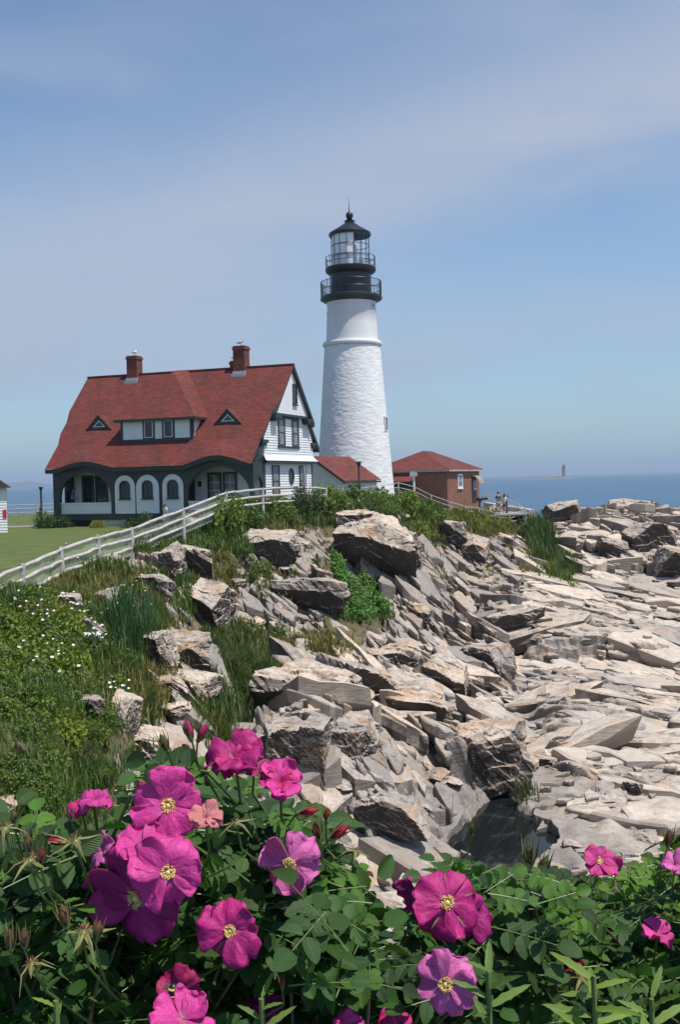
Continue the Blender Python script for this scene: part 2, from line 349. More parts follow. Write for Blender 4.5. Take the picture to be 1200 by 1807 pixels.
# polygons / lines drawn in photograph pixels; everything they touch is placed on the ground it shows
VEGP = [[(-80,1050),(40,1062),(240,955),(330,930),(345,960),(300,975),(215,985),(190,1010),(210,1050),(240,1080),(300,1090),(290,1150),(280,1260),(200,1290),(200,1340),(270,1420),(-80,1600)],
        [(330,935),(400,880),(450,890),(560,880),(660,870),(740,875),(860,915),(930,925),(900,945),(860,945),(800,955),(760,945),(720,905),(630,900),(600,925),(540,915),(500,925),(420,960),(380,1000),(340,985)],
        [(345,1070),(400,1100),(500,1120),(540,1160),(530,1210),(460,1240),(440,1300),(400,1320),(390,1260),(350,1180)],
        [(590,1020),(640,1010),(710,1045),(690,1090),(610,1150),(540,1140),(590,1090)],
        [(925,925),(955,925),(1000,980),(1030,1040),(990,1045),(940,1000)],
        [(300,1000),(340,985),(400,990),(380,1060),(300,1070)]]
nlo = 36
s_ax = np.r_[np.linspace(-1.0, -.435, nlo)[:-1], np.linspace(-.435, .435, 1100), np.linspace(.435, 1.0, nlo)[1:]]
y_ax = np.r_[np.exp(np.arange(math.log(.6), math.log(6.5), .03)), np.exp(np.arange(math.log(6.5), math.log(17), .0065)), np.exp(np.arange(math.log(17), math.log(93), .0021)), np.exp(np.arange(math.log(93), math.log(160), .008))]
SS, LY = np.meshgrid(s_ax, np.log(y_ax)); YY = np.exp(LY); XX = SS*YY
sc_, yc_ = s_ax[::8], y_ax[::8]
def bilin(Zc, xi, yi):
    # resample the smooth base surface on the fine grid
    tmp = np.empty((len(yc_), len(s_ax)))
    for i in range(len(yc_)): tmp[i] = np.interp(s_ax, xi, Zc[i])
    out = np.empty((len(y_ax), len(s_ax))); ly = np.log(yi); L = np.log(y_ax)
    for j in range(len(s_ax)): out[:, j] = np.interp(L, ly, tmp[:, j])
    return out
s2, l2 = np.meshgrid(sc_, np.log(yc_)); ZB = bilin(base_z(s2, l2), sc_, yc_)
ZB = np.maximum(ZB, -4)
ZB = ZB-np.clip(np.abs(SS)-.45, 0, 9)*0
P0 = np.stack([XX, YY, ZB], -1); PX, PY = proj(P0)
# where soil and turf lie
wob = fbm(XX*.6, YY*.35, 50)*60
veg = np.zeros(XX.shape)
for pl in VEGP: veg = np.maximum(veg, inpoly(PX+wob, PY+wob*.5, pl).astype(float))
veg = np.where(YY < 7, 1, veg)
yard = (YY > 55+.0*XX) & (XX < 12+.02*YY) & (ZB > CZ-3.9) & ((PY < 905) | (XX < -6))
fl = np.array([(a, b) for a, b, c in FENCE])
fx = np.interp(YY, fl[:, 1], fl[:, 0])
lawnm = (XX < fx-.15-3.*sm(YY, 42, 46)) & (YY > 27) & (YY < 112)
veg = np.where(lawnm | yard, 1, veg)
# rock relief
relief = sm(YY, 8, 16)*(1-sm(YY, 100, 112)*.5)*np.where(lawnm | yard, 0, 1)
rel_v = np.where(veg > 0, .38, 1.0)
def blur(a, k):
    for ax in (0, 1):
        c = np.cumsum(np.insert(np.take(a, np.clip(np.arange(-k, a.shape[ax]+k), 0, a.shape[ax]-1), axis=ax), 0, 0, axis=ax), axis=ax)
        n = a.shape[ax]; a = (np.take(c, np.arange(2*k+1, 2*k+1+n), axis=ax)-np.take(c, np.arange(0, n), axis=ax))/(2*k+1)
    return a
relief = blur(relief*rel_v, 6); vegs = blur(veg, 3)
wx = fbm(XX*.09, YY*.09, 3)*4+fbm(XX*.8, YY*.8, 13)*.5; wy = fbm(XX*.09+9, YY*.09, 7)*4+fbm(XX*.8, YY*.8, 17)*.5
right = sm(PX, 820, 960)*sm(YY, 20, 28)
def lay(size, ang, an, seed, dip, tilt=.55, crack=0.):
    c, s_ = math.cos(ang), math.sin(ang); x = XX+wx; y = YY+wy
    U = (x*c+y*s_)/(size*an); V = (-x*s_+y*c)/size
    return facet(U, V, seed, tilt, dip, crack, max(.05, .10/size))*size
angL, angR = R_(-58), R_(-24)
slab = lambda k: 1-k*right
HD = np.zeros(XX.shape)
for size, an, amp, seed, ro, amr in [(8, 1.3, .26, 1, 5, .16), (3.2, 1.3, .46, 12, -22, .24), (1.4, 1.15, .60, 23, 18, .30), (.62, 1.15, .55, 34, -30, .34), (.27, 1.1, .38, 45, 35, .30)]:
    a = lay(size, angL+R_(ro), an, seed, (0, -.12), .7, .13 if size < 4 else 0)
    b = lay(size*1.1, angR+R_(ro*.6), an*1.35, seed+100, (.03, -.16), .35, .22 if size < 4 else .05)
    HD += amp*a*(1-right)+amr*b*right
    if size > 3: HDL0 = HD.copy()
HDL = HD.copy()*0
for size, an, amp, seed, ro, amr in [(1.0, 5, .12, 205, 4, .12)]:
    HD += amp*lay(size, angL+R_(ro), an, seed, (0, -.3), .4, .1)*(1-right)+amr*lay(size, angR+R_(ro), an, seed+50, (0, -.4), .3, .14)*right
HD += fbm(XX*1.4, YY*1.4, 77, 5)*.12*(1-.8*right)
# large named features of the ground: cleft, terraces, tide pool basin
def gline(pts, D=None): return [tuple(at(px, py, d)[:2]) for px, py, d in pts]
cleft = gline([(775,1045,60),(830,1085,56),(900,1110,54),(915,1170,48),(925,1250,41.5),(935,1330,36),(935,1400,31.5)])
HD -= .9*np.exp(-(segd(XX+wx*.1, YY, cleft)/.62)**2)
cl2 = gline([(820,1050,61),(850,1090,57),(920,1110,54)]); HD -= 1.8*np.exp(-(segd(XX, YY, cl2)/.9)**2)
cl3 = gline([(975,1010,74),(1040,1060,67),(1130,1100,60)]); HD -= .5*np.exp(-(segd(XX, YY, cl3)/.7)**2)
POOLZ = CZ-9.55
pool = [tuple(at(px, py, 9.55*F/(py-841.5))[:2]) for px, py in [(790,1530),(800,1480),(835,1435),(868,1406),(905,1392),(932,1396),(926,1430),(945,1460),(985,1492),(975,1530),(900,1560),(820,1560)]]
inp = inpoly(XX, YY, pool).astype(float); pd = segd(XX, YY, pool+[pool[0]]); sdv = np.where(inp > 0, -pd, pd)+fbm(XX*1.2, YY*1.2, 5)*.5
cleftH = np.minimum(HD-HDL0, 0)*0
HD = HD*relief-.16*relief*(veg < .5)
DIR = np.array([-.20, -.30, .93]); P0[..., 2] += .75*(1-sm(sdv, 3, 7))*sm(YY, 25, 29)
for px_, py_, D_, r_, dp_ in ((520,1290,31.3,1.5,1.3), (590,1292,31.3,1.5,1.3), (645,992,53.5,1.9,1.3), (540,1078,47.5,1.6,1.1)):
    q_ = at(px_, py_, D_); P0[..., 2] -= dp_*np.exp(-(((XX-q_.x)/r_)**2+((YY-q_.y)/r_)**2)**2)
if 1:
    pass
if 1:  SURF = P0[..., 2]+(HDL0*relief)*.93; P = P0+HD[..., None]*DIR
P[..., 2] = np.where((YY < 92) & (P[..., 2] < 1.3), 1.3-.55*(1-np.exp(-(1.3-P[..., 2])/.9)), P[..., 2])
basin = 1-sm(sdv, -.9, .35)
P[..., 2] = P[..., 2]*(1-basin)+(POOLZ-.7)*basin
ring = (sdv > 0) & (sdv < 2.5) & (P[..., 2] < POOLZ+.12); P[..., 2] = np.where(ring, POOLZ+.08+.3*vnoise(XX*2, YY*2, 9), P[..., 2])
# lawn and yard sit flat
flat = blur((lawnm).astype(float), 5); P[..., 2] = P[..., 2]*(1-flat)+np.minimum(P[..., 2], LZ(YY)-.2)*flat
P[..., 2] = np.where(YY > 125, np.minimum(P[..., 2], -1), P[..., 2])
pale = right*sm(PY, 985, 1060)*(.6+.8*fbm(XX*.15, YY*.15, 31)); dark = (1-right)*sm(fbm(XX*.12, YY*.12, 61), .0, .2)*.6
wet = (sdv < 1.0+.5*vnoise(XX*2, YY*2, 3)) & (sdv > -3)
tint = np.stack([vegs, np.clip(pale*.4, 0, 1), np.clip(dark*.4+.55*(YY < 95)+1.0*wet, 0, 1)], -1).reshape(-1, 3)  # ground below the plates darkened: crevice soil with shade painted in
nr, nc = XX.shape; idx = np.arange(nr*nc).reshape(nr, nc)
quads = np.stack([idx[:-1, :-1], idx[:-1, 1:], idx[1:, 1:], idx[1:, :-1]], -1).reshape(-1, 4)
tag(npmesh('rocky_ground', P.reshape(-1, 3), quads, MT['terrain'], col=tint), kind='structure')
CLD = np.minimum(0, -1.1*np.exp(-(segd(XX+wx*.1, YY, cleft)/.62)**2)-1.6*np.exp(-(segd(XX, YY, cl2)/.9)**2)); SURF = SURF+CLD*relief
SURF = np.where((YY < 92) & (SURF < 1.3), 1.3-.55*(1-np.exp(-(1.3-SURF)/.9)), SURF)
L_y = np.log(y_ax)
def sample(A, x, y):
    j = np.interp(x/y, s_ax, np.arange(nc)); i = np.interp(np.log(y), L_y, np.arange(nr)); j0 = np.clip(j.astype(int), 0, nc-2); i0 = np.clip(i.astype(int), 0, nr-2); fj = j-j0; fi = i-i0
    return (A[i0, j0]*(1-fj)+A[i0, j0+1]*fj)*(1-fi)+(A[i0+1, j0]*(1-fj)+A[i0+1, j0+1]*fj)*fi
SB = blur(SURF, 9); SG = blur(blur(SURF, 24), 24); VM = vegs
Vb, Qb, Cb = [], [], []; nb_ = 0
def blocks(x0, x1, y0, y1, su, sv, ang, dip, tilt, off, gap, thick, seed, cond, pal, drk, keep=1.0, lift=0.0):
    """fractured plates of rock on one joint pattern: flat sharp edged tops, open joints between"""
    global nb_
    rg = np.random.default_rng(seed); c, s_ = math.cos(ang), math.sin(ang); cx0, cy0 = (x0+x1)/2, (y0+y1)/2; R = math.hypot(x1-x0, y1-y0)/2; nu, nv = int(2*R/su)+2, int(2*R/sv)+2
    iu, iv = np.meshgrid(np.arange(nu+1), np.arange(nv+1)); ju = (iu+rg.uniform(-.34, .34, iu.shape)+(iv % 2)*.45)*su-R; jv = (iv+rg.uniform(-.34, .34, iu.shape))*sv-R
    ju = ju+fbm(ju*.15, jv*.15, seed, 2)*.8; jv = jv+fbm(ju*.10+7, jv*.10, seed+1, 2)*1.4
    X_ = cx0+ju*c-jv*s_; Y_ = cy0+ju*s_+jv*c
    qx = np.stack([X_[:-1, :-1], X_[:-1, 1:], X_[1:, 1:], X_[1:, :-1]], -1).reshape(-1, 4); qy = np.stack([Y_[:-1, :-1], Y_[:-1, 1:], Y_[1:, 1:], Y_[1:, :-1]], -1).reshape(-1, 4)
    mx, my = qx.mean(1), qy.mean(1); ok = (mx > x0) & (mx < x1) & (my > y0) & (my < y1) & (np.abs(mx/my) < .395) & (rg.random(len(mx)) < keep); qx, qy, mx, my = qx[ok], qy[ok], mx[ok], my[ok]
    z = sample(SB, mx, my); ok = cond(mx, my) & (sample(VM, mx, my) < .22+.0*mx) & (sample(sdv, mx, my) > .1+.38*su); qx, qy, mx, my, z = qx[ok], qy[ok], mx[ok], my[ok], z[ok]; n = len(mx)
    if not n: return
    e = .5; gx = np.clip((sample(SG, mx+e, my)-sample(SG, mx-e, my))/(2*e), -.7, .7); gy = np.clip((sample(SG, mx, my+e)-sample(SG, mx, my-e))/(2*e), -.7, .7)
    dvx, dvy = -s_, c
    gx = gx+dip*dvx+rg.normal(0, tilt, n); gy = gy+dip*dvy+rg.normal(0, tilt, n); z = z+rg.uniform(off[0], off[1], n)+np.where(rg.random(n) < .12, rg.uniform(0, off[1]*1.2, n), 0)+lift; bev = rg.uniform(.02, .06, n)[:, None]
    # outline: each side split in three and roughened, so edges break unevenly
    t3 = np.array([0, .30, .66]); ox = np.concatenate([qx[:, [i]]*(1-t3)+qx[:, [(i+1) % 4]]*t3 for i in range(4)], 1); oy = np.concatenate([qy[:, [i]]*(1-t3)+qy[:, [(i+1) % 4]]*t3 for i in range(4)], 1); m12 = 12; sz = min(su, sv)
    rr_ = 1+rg.normal(0, .055, (n, m12)); rr_[:, ::3] -= rg.uniform(.02, .16, (n, 4)); ox = mx[:, None]+(ox-mx[:, None])*rr_; oy = my[:, None]+(oy-my[:, None])*rr_; hn = rg.normal(0, .030*sz, (n, m12))
    def ring(f, dz): xx = mx[:, None]+(ox-mx[:, None])*f; yy = my[:, None]+(oy-my[:, None])*f; return np.stack([xx, yy, z[:, None]+gx[:, None]*(xx-mx[:, None])+gy[:, None]*(yy-my[:, None])+dz], -1)
    f0 = 1-gap/sz; rc = np.stack([mx+rg.normal(0, .1*sz, n), my+rg.normal(0, .1*sz, n), z+rg.normal(.02, .03*sz, n)], -1)[:, None]; r0 = ring(f0*.55, hn*.9+rg.normal(0, .012*sz, (n, m12))+.02*sz); r1 = ring(f0*.93, hn+.01*sz); r2 = ring(f0, hn-bev); r3 = ring(f0*rg.uniform(.93, 1.03, (n, m12)), -thick*.45); r4 = ring(f0*.86, -thick)
    r4[..., 1] += .18*thick; r4[..., 0] += .12*thick
    V = np.concatenate([rc, r0, r1, r2, r3, r4], 1); nv_ = 61; b = nb_+np.arange(n)[:, None]*nv_; fs = []
    for i in range(m12):
        j = (i+1) % m12; fs.append(b+np.array([[0, 1+i, 1+j, 1+j]]))
        for k in range(4): fs.append(b+np.array([[1+k*12+j, 1+k*12+i, 13+k*12+i, 13+k*12+j]]))
    Vb.append(V.reshape(-1, 3)); Q = np.concatenate(fs); Qb.append(Q[:, [0, 1, 2]]); Q = Q[Q[:, 2] != Q[:, 3]]; Qb.append(Q[:, [0, 2, 3]]); nb_ += n*nv_
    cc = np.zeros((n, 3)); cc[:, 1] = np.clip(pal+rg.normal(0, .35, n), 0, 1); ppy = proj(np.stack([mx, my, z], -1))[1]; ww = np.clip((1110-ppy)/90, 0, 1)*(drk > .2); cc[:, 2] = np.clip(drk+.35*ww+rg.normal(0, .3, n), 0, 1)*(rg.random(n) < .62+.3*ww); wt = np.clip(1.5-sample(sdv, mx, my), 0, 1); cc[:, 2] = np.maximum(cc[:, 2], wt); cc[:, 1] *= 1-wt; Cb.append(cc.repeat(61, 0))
ppx = lambda x, y: proj(np.stack([x, y, sample(SB, x, y)], -1))
def region(f): return lambda x, y: f(*ppx(x, y))
Rt = lambda a, b: (a > 905+np.clip(1100-b, -60, 100)*.25)
zt_ = lambda a, b: (a > 930) & (b < 1010) & (b > 893) & (a < 1420)
for ang_, cnd in ((R_(-22), lambda a, b: Rt(a, b) & (b < 1270) & ~zt_(a, b)), (R_(20), lambda a, b: Rt(a, b) & (b >= 1270))):
    for su, sv, off, th, sd0, kp in ((3.4, 2.7, (-.07, .09), .9, 11, 1), (1.7, 1.35, (-.03, .12), .5, 12, .30), (.85, .7, (0, .12), .3, 13, .16), (.45, .34, (0, .13), .2, 14, .12)):
        blocks(2, 45, 22, 92, su, sv, ang_+R_((sd0-12)*3), -.07, .03, off, .035, th, sd0+int(ang_*10), region(cnd), .55, .05, kp)
for su, sv, off, th, tl, sd0, kp in ((3.4, 2.8, (-.5, .6), 2.2, .13, 31, 1), (1.9, 1.5, (-.2, .7), 1.3, .16, 32, .6), (1.0, .8, (0, .5), .7, .18, 33, .4)):
    blocks(12, 60, 66, 104, su, sv, R_(-50), -.15, tl, off, .12, th, sd0, region(zt_), .45, .1, kp)
Lf = lambda a, b: ~Rt(a, b)
nofence = lambda x, y: segd(x, y, [(q[0], q[1]) for q in FENCE]) > 2.2
for su, sv, off, th, tl, sd0, kp in ((3.2, 2.5, (-.50, .30), 1.8, .10, 50, .8), (1.8, 1.5, (-.35, .38), 1.2, .12, 51, .7), (1.0, .85, (-.20, .36), .7, .14, 52, .40), (.58, .48, (-.06, .28), .4, .16, 53, .25), (.34, .28, (-.02, .2), .25, .2, 54, .18)):
    blocks(-14, 34, 15, 88, su, sv, R_(-52)+R_((sd0-52)*5), -.13, tl, off, .07, th, sd0, lambda x, y: region(Lf)(x, y) & nofence(x, y), .15, .65, kp)
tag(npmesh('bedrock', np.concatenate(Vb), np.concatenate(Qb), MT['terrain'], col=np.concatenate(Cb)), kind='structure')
PXd, PYd = proj(P)
MB().add([(-40000, -200, 0), (40000, -200, 0), (40000, 50000, 0), (-40000, 50000, 0)], [(0, 1, 2, 3)]).build('sea', MT['sea'])['kind'] = 'structure'
pc = np.mean(pool, 0)
MB().poly([(x+(x-pc[0])*.25, y+(y-pc[1])*.25, POOLZ) for x, y in pool][::-1]).build('tide_pool_water', MT['pool'])['kind'] = 'structure'
# lawn sheet
lV = []; lys = np.r_[np.arange(26, 48, .5), np.arange(48, 102, 2.)]
for y in lys:
    xe = np.interp(y, fl[:, 1], fl[:, 0])-.1-3.*float(sm(np.array(y), 42, 46)) if y < 58 else 2.
    for t in np.linspace(0, 1, 40)**.5: lV.append((-70+(xe+70)*t, y, LZ(y)))
ix = np.arange(len(lV)).reshape(len(lys), 40)
npmesh('lawn', lV, np.stack([ix[:-1, :-1], ix[:-1, 1:], ix[1:, 1:], ix[1:, :-1]], -1).reshape(-1, 4), MT['lawn'], smooth=True)['kind'] = 'structure'
def ground(x, y):
    j = np.clip(np.searchsorted(s_ax, x/y), 1, nc-1); i = np.clip(np.searchsorted(y_ax, y), 1, nr-1); return float(P[i, j, 2])
vis = np.full((700, 500), -1, np.int64); cx_ = ((PXd+120)/3).astype(int).ravel(); cy_ = (PYd/3).astype(int).ravel(); od = np.argsort(-YY.ravel(), kind='stable')
od = od[(cx_[od] >= 0) & (cx_[od] < 500) & (cy_[od] >= 0) & (cy_[od] < 700)]; vis[cy_[od], cx_[od]] = od; PF = P.reshape(-1, 3)
def gpt(px, py):
    """the ground point seen at a pixel"""
    for r in range(0, 12):
        for s_ in ((0, 0), (0, r), (0, -r), (r, 0), (-r, 0)):
            i, j = int(py/3)+s_[1], int((px+120)/3)+s_[0]
            if 0 <= i < 700 and 0 <= j < 500 and vis[i, j] >= 0: return Vector(PF[vis[i, j]])
    return at(px, py, 40)
# ================================================================ BUILDINGS
def shingle(c1, c2, c3):
    def fn(nt, b):
        L = nt.links; tc = nt.nodes.new('ShaderNodeTexCoord'); s = nt.nodes.new('ShaderNodeSeparateXYZ'); L.new(tc.outputs['Object'], s.inputs[0])
        c = nt.nodes.new('ShaderNodeCombineXYZ'); L.new(mth(nt, 'ADD', s.outputs[0], mth(nt, 'MULTIPLY', s.outputs[1], .6)), c.inputs[0]); L.new(mth(nt, 'MULTIPLY', s.outputs[2], 1.4), c.inputs[1])
        t = nd(nt, 'ShaderNodeTexBrick', i_Color1=(*c1, 1), i_Color2=(*c2, 1), i_Mortar=(*c3, 1), i_Scale=1.0)
        t.inputs['Mortar Size'].default_value = .022; t.inputs['Brick Width'].default_value = .42; t.inputs['Row Height'].default_value = .19
        L.new(c.outputs[0], t.inputs[0])
        n = noise(nt, c.outputs[0], .7, 5, .65); n2 = noise(nt, coords(nt, 'Object', (1, 1, .25)), 1.8, 4, .6)
        k = mix(nt, .8, t.outputs[0], ramp(nt, n, [(.3, grey(.72)), (.7, grey(1.22))]), 'MULTIPLY')
        k = mix(nt, .5, k, ramp(nt, n2, [(.35, grey(.75)), (.6, grey(1.1))]), 'MULTIPLY')
        L.new(k, b.inputs['Base Color']); bump(nt, b, t.outputs['Fac'], -.6, .02)
    return fn
MT['roof'] = M('red_shingle_mat', rough=.85, fn=shingle((.21,.038,.024), (.13,.027,.02), (.06,.016,.015)))
MT['clap'] = M('white_clapboard_mat', rough=.5, fn=noisy((.72,.73,.74), (.80,.80,.79), 1.5, .1, .004))
MT['green'] = M('dark_green_paint_mat', rough=.5, fn=noisy((.022,.032,.030), (.036,.048,.045), 2.5, .2, .006))
MT['white'] = M('white_paint_mat', (.76,.76,.75), .5)
MT['glass'] = M('window_glass_mat', (.012,.016,.02), .06, Specular_IOR_Level=.7)
MT['curtain'] = M('curtained_glass_mat', rough=.25, fn=noisy((.10,.11,.12), (.30,.31,.32), 2.2, 0, .001))
MT['brick'] = M('brick_mat', rough=.85, fn=brickfn((.26,.07,.042), (.19,.05,.035), (.25,.16,.12), .22, .075, .008, 'Object'))
def brick2(nt, b):
    L = nt.links; tc = nt.nodes.new('ShaderNodeTexCoord'); s = nt.nodes.new('ShaderNodeSeparateXYZ'); L.new(tc.outputs['Object'], s.inputs[0])
    c = nt.nodes.new('ShaderNodeCombineXYZ'); L.new(mth(nt, 'ADD', s.outputs[0], s.outputs[1]), c.inputs[0]); L.new(s.outputs[2], c.inputs[1])
    t = nd(nt, 'ShaderNodeTexBrick', i_Color1=(.27,.095,.052,1), i_Color2=(.17,.060,.038,1), i_Mortar=(.30,.20,.16,1), i_Scale=1.0)
    t.inputs['Mortar Size'].default_value = .008; t.inputs['Brick Width'].default_value = .24; t.inputs['Row Height'].default_value = .085
    L.new(c.outputs[0], t.inputs[0]); n = noise(nt, tc.outputs['Object'], 1.1, 5, .6)
    L.new(mix(nt, .6, t.outputs[0], ramp(nt, n, [(.3, grey(.7)), (.7, grey(1.2))]), 'MULTIPLY'), b.inputs['Base Color']); bump(nt, b, t.outputs['Fac'], -.4, .01)
MT['brick'] = M('brick_mat', rough=.85, fn=brick2)
MT['oldbrick'] = M('old_brick_mat', rough=.85, fn=noisy((.11,.028,.02), (.21,.06,.04), 4, .4, .02))
MT['lead'] = M('flashing_mat', (.42,.42,.43), .5)
MT['black'] = M('black_iron_mat', rough=.38, fn=noisy((.010,.011,.014), (.020,.022,.027), 3, .1, .004))
MT['stone'] = M('whitewashed_rubble_mat', rough=.7, fn=lambda nt, b: (noisy((.70,.70,.70), (.82,.82,.81), 1.2, .25, .03)(nt, b), None)[1])
MT['plaster'] = M('whitewashed_band_mat', rough=.6, fn=noisy((.66,.66,.66), (.78,.78,.77), .8, .15, .02, sc=(1, 1, .3)))
MT['wood'] = M('weathered_rail_mat', rough=.8, fn=noisy((.33,.30,.27), (.56,.53,.49), 3.0, .5, .01, 'World', 6, (1, 1, 3)))
MT['concrete'] = M('concrete_mat', rough=.85, fn=noisy((.36,.34,.31), (.48,.45,.41), 1.5, .3, .01, 'World'))
MT['clear'] = M('lantern_glass_mat', (.9,.95,.97), .02, Transmission_Weight=1.0, IOR=1.05, Alpha=.35)
class Face:
    def __init__(s, o, t, n): s.o = Vector(o); s.t = Vector(t); s.n = Vector(n)
    def p(s, a, z, off=0): return s.o+s.t*a+Vector((0, 0, z))+s.n*off
    def box(s, mb, a0, a1, z0, z1, f0, f1, m=0):
        q = [s.p(a, z, f) for z in (z0, z1) for a, f in ((a0, f0), (a1, f0), (a1, f1), (a0, f1))]
        return mb.add(q, [(0,3,2,1),(4,5,6,7),(0,1,5,4),(1,2,6,5),(2,3,7,6),(3,0,4,7)], m)
    def ring(s, mb, out, inn, f0, f1, m=0):
        """band between two outlines (same count) standing from f0 to f1"""
        n = len(out); A = [s.p(a, z, f1) for a, z in out]; B = [s.p(a, z, f1) for a, z in inn]; C = [s.p(a, z, f0) for a, z in out]; D = [s.p(a, z, f0) for a, z in inn]
        fs = []
        for i in range(n):
            j = (i+1) % n; fs += [(i, j, n+j, n+i), (2*n+i, 2*n+j, j, i), (n+i, n+j, 3*n+j, 3*n+i)]
        return mb.add(A+B+C+D, fs, m)
    def plate(s, mb, out, f0, f1, m=0): return mb.prism([s.p(a, z, f0) for a, z in out], s.n*(f1-f0), m)
    def clap(s, mb, z0, z1, ext, f=0, e=.17, lip=.034, m=0):
        n = max(1, round((z1-z0)/e)); e = (z1-z0)/n
        for i in range(n):
            za, zb = z0+i*e, z0+(i+1)*e
            for (a0, a1), (b0, b1) in zip(ext(za), ext(zb)):
                if a1-a0 < .02: continue
                q = [s.p(a0, za, f+lip), s.p(a1, za, f+lip), s.p(b1, zb, f), s.p(b0, zb, f), s.p(a0, za, f), s.p(a1, za, f)]
                mb.add(q, [(0, 1, 2, 3), (4, 5, 1, 0)], m)
def arch(a0, a1, z0, z1, n=14, rise=None):
    c = (a0+a1)/2; w = (a1-a0)/2; rise = w if rise is None else rise
    return [(a0, z0), (a1, z0)]+[(c+w*math.cos(math.pi*i/n), z1-rise+rise*math.sin(math.pi*i/n)) for i in range(n+1)]
def rect(a0, a1, z0, z1): return [(a0, z0), (a1, z0), (a1, z1), (a0, z1)]
def window(par, fc, a0, a1, z0, z1, fm='green', gm='glass', arched=False, fw=.1, cols=2, rows=2, off=.03, label=None, sill=True, munt=None):
    o = (arch if arched else rect); ou = o(a0, a1, z0, z1); ins = o(a0+fw, a1-fw, z0+fw, z1-fw)
    mb = MB(); fc.ring(mb, ou, ins, off-.03, off+.06)
    w = MB()
    o_ = mb.build('window', MT[fm], par)
    if label: o_['label'] = label
    for i in range(1, cols):
        a = a0+fw+(a1-a0-2*fw)*i/cols; fc.box(w, a-.018, a+.018, z0+fw, z1-fw-.001, off+.015, off+.035)
    for i in range(1, rows):
        z = z0+fw+(z1-z0-2*fw)*i/rows; fc.box(w, a0+fw+.001, a1-fw-.001, z-.02, z+.02, off+.012, off+.04)
    if w.v: w.build('glazing_bars', MT[munt or fm], o_)
    g = MB(); fc.plate(g, o(a0+fw*.6, a1-fw*.6, z0+fw*.6, z1-fw*.6), off-.025, off+.01); g.build('pane', MT[gm], o_)
    if sill:
        s_ = MB(); fc.box(s_, a0-.06, a1+.06, z0-.07, z0-.002, off-.03, off+.11); s_.build('sill', MT[fm], o_)
    return o_
def stripwall(mb, fc, xs, lo, hi, f0, f1, m=0):
    for a, b in zip(xs[:-1], xs[1:]):
        q = [fc.p(a, lo(a), f1), fc.p(b, lo(b), f1), fc.p(b, hi(b), f1), fc.p(a, hi(a), f1), fc.p(a, lo(a), f0), fc.p(b, lo(b), f0), fc.p(b, hi(b), f0), fc.p(a, hi(a), f0)]
        mb.add(q, [(0,1,2,3), (5,4,7,6), (4,5,1,0), (3,2,6,7)])
# ---------------------------------------------------------------- keeper's house
HA = R_(20); pr = at(519, 643, 68); HO = Vector((pr.x, pr.y, CZ-2.72)); HU = Vector((math.cos(HA), -math.sin(HA), 0)); HV = Vector((math.sin(HA), math.cos(HA), 0))
def hloc(px, py, o, n):
    """pixel -> house coordinates on the plane through o (house coords) with normal n (house coords)"""
    c = Vector((0, 0, CZ))-HO; c = Vector((c.dot(HU), c.dot(HV), c.z)); d = ray(px, py); d = Vector((d.dot(HU), d.dot(HV), d.z)); t = (Vector(o)-c).dot(Vector(n))/d.dot(Vector(n)); return c+d*t
house = empty('house', HO, -HA, "large keeper's house with red shingle roof, white clapboard gable and dark green arched porch", 'house')
SL = 1.0645; RZ = 10.42; EY = 6.2
zr = lambda y: RZ-SL*abs(y)
Ff = Face((0, -5.8, 0), (1, 0, 0), (0, -1, 0)); Fb = Face((0, -3.9, 0), (1, 0, 0), (0, -1, 0)); Fr = Face((-.55, 0, 0), (0, 1, 0), (1, 0, 0)); Fl = Face((-15.3, 0, 0), (0, -1, 0), (-1, 0, 0))
eb = lambda x: .42*max(0, math.cos(max(-1, min(1, (x+12.45)/2.25))*math.pi/2))**1.3+.56*max(0, math.cos(max(-1, min(1, (x+2.85)/2.35))*math.pi/2))**1.3
def xr(z): return (-16., 0.) if z > 7.05 else ((-15.72, -.3) if z > 5.45 else (-15.42, -.42))
mb = MB(); sts = [0, -.8, -1.6, -2.4, -(RZ-7.05)/SL, -(RZ-7.04)/SL, -3.9, -(RZ-5.45)/SL, -(RZ-5.44)/SL, -5.0, -5.3, -5.6, -5.9, -6.2]
NX = 110; rows = []
for y in sts:
    x0, x1 = xr(zr(y)); k = sm(np.array(-y), 4.6, 6.2); rows.append([(x0+(x1-x0)*i/NX, y-.0, zr(y)+eb(x0+(x1-x0)*i/NX)*float(k)) for i in range(NX+1)])
for r0, r1 in zip(rows[:-1], rows[1:]):
    for i in range(NX):
        mb.add([r0[i], r1[i], r1[i+1], r0[i+1]], [(0, 1, 2, 3)])
for ya, yb in ((0, (RZ-7.05)/SL), ((RZ-7.04)/SL, (RZ-5.45)/SL)):
    x0, x1 = xr(zr(ya)-.05); mb.add([(x0, ya, zr(ya)), (x1, ya, zr(ya)), (x1, yb, zr(yb)), (x0, yb, zr(yb))], [(0, 1, 2, 3)])
roof = mb.build('roof', MT['roof'], house)
mb = MB()      # soffit and fascia, then each rake and return, in dark green
for i in range(NX):
    a, b = rows[-1][i], rows[-1][i+1]; f = lambda p, dz, dy: (p[0], p[1]+dy, p[2]+dz)
    mb.add([f(a, -.02, .0), f(b, -.02, .0), f(b, -.30, .03), f(a, -.30, .03)], [(0, 3, 2, 1)])
    mb.add([f(a, -.30, .03), f(b, -.30, .03), f(b, -.30, .5), f(a, -.30, .5)], [(0, 3, 2, 1)])
mb.build('fascia', MT['green'], house)
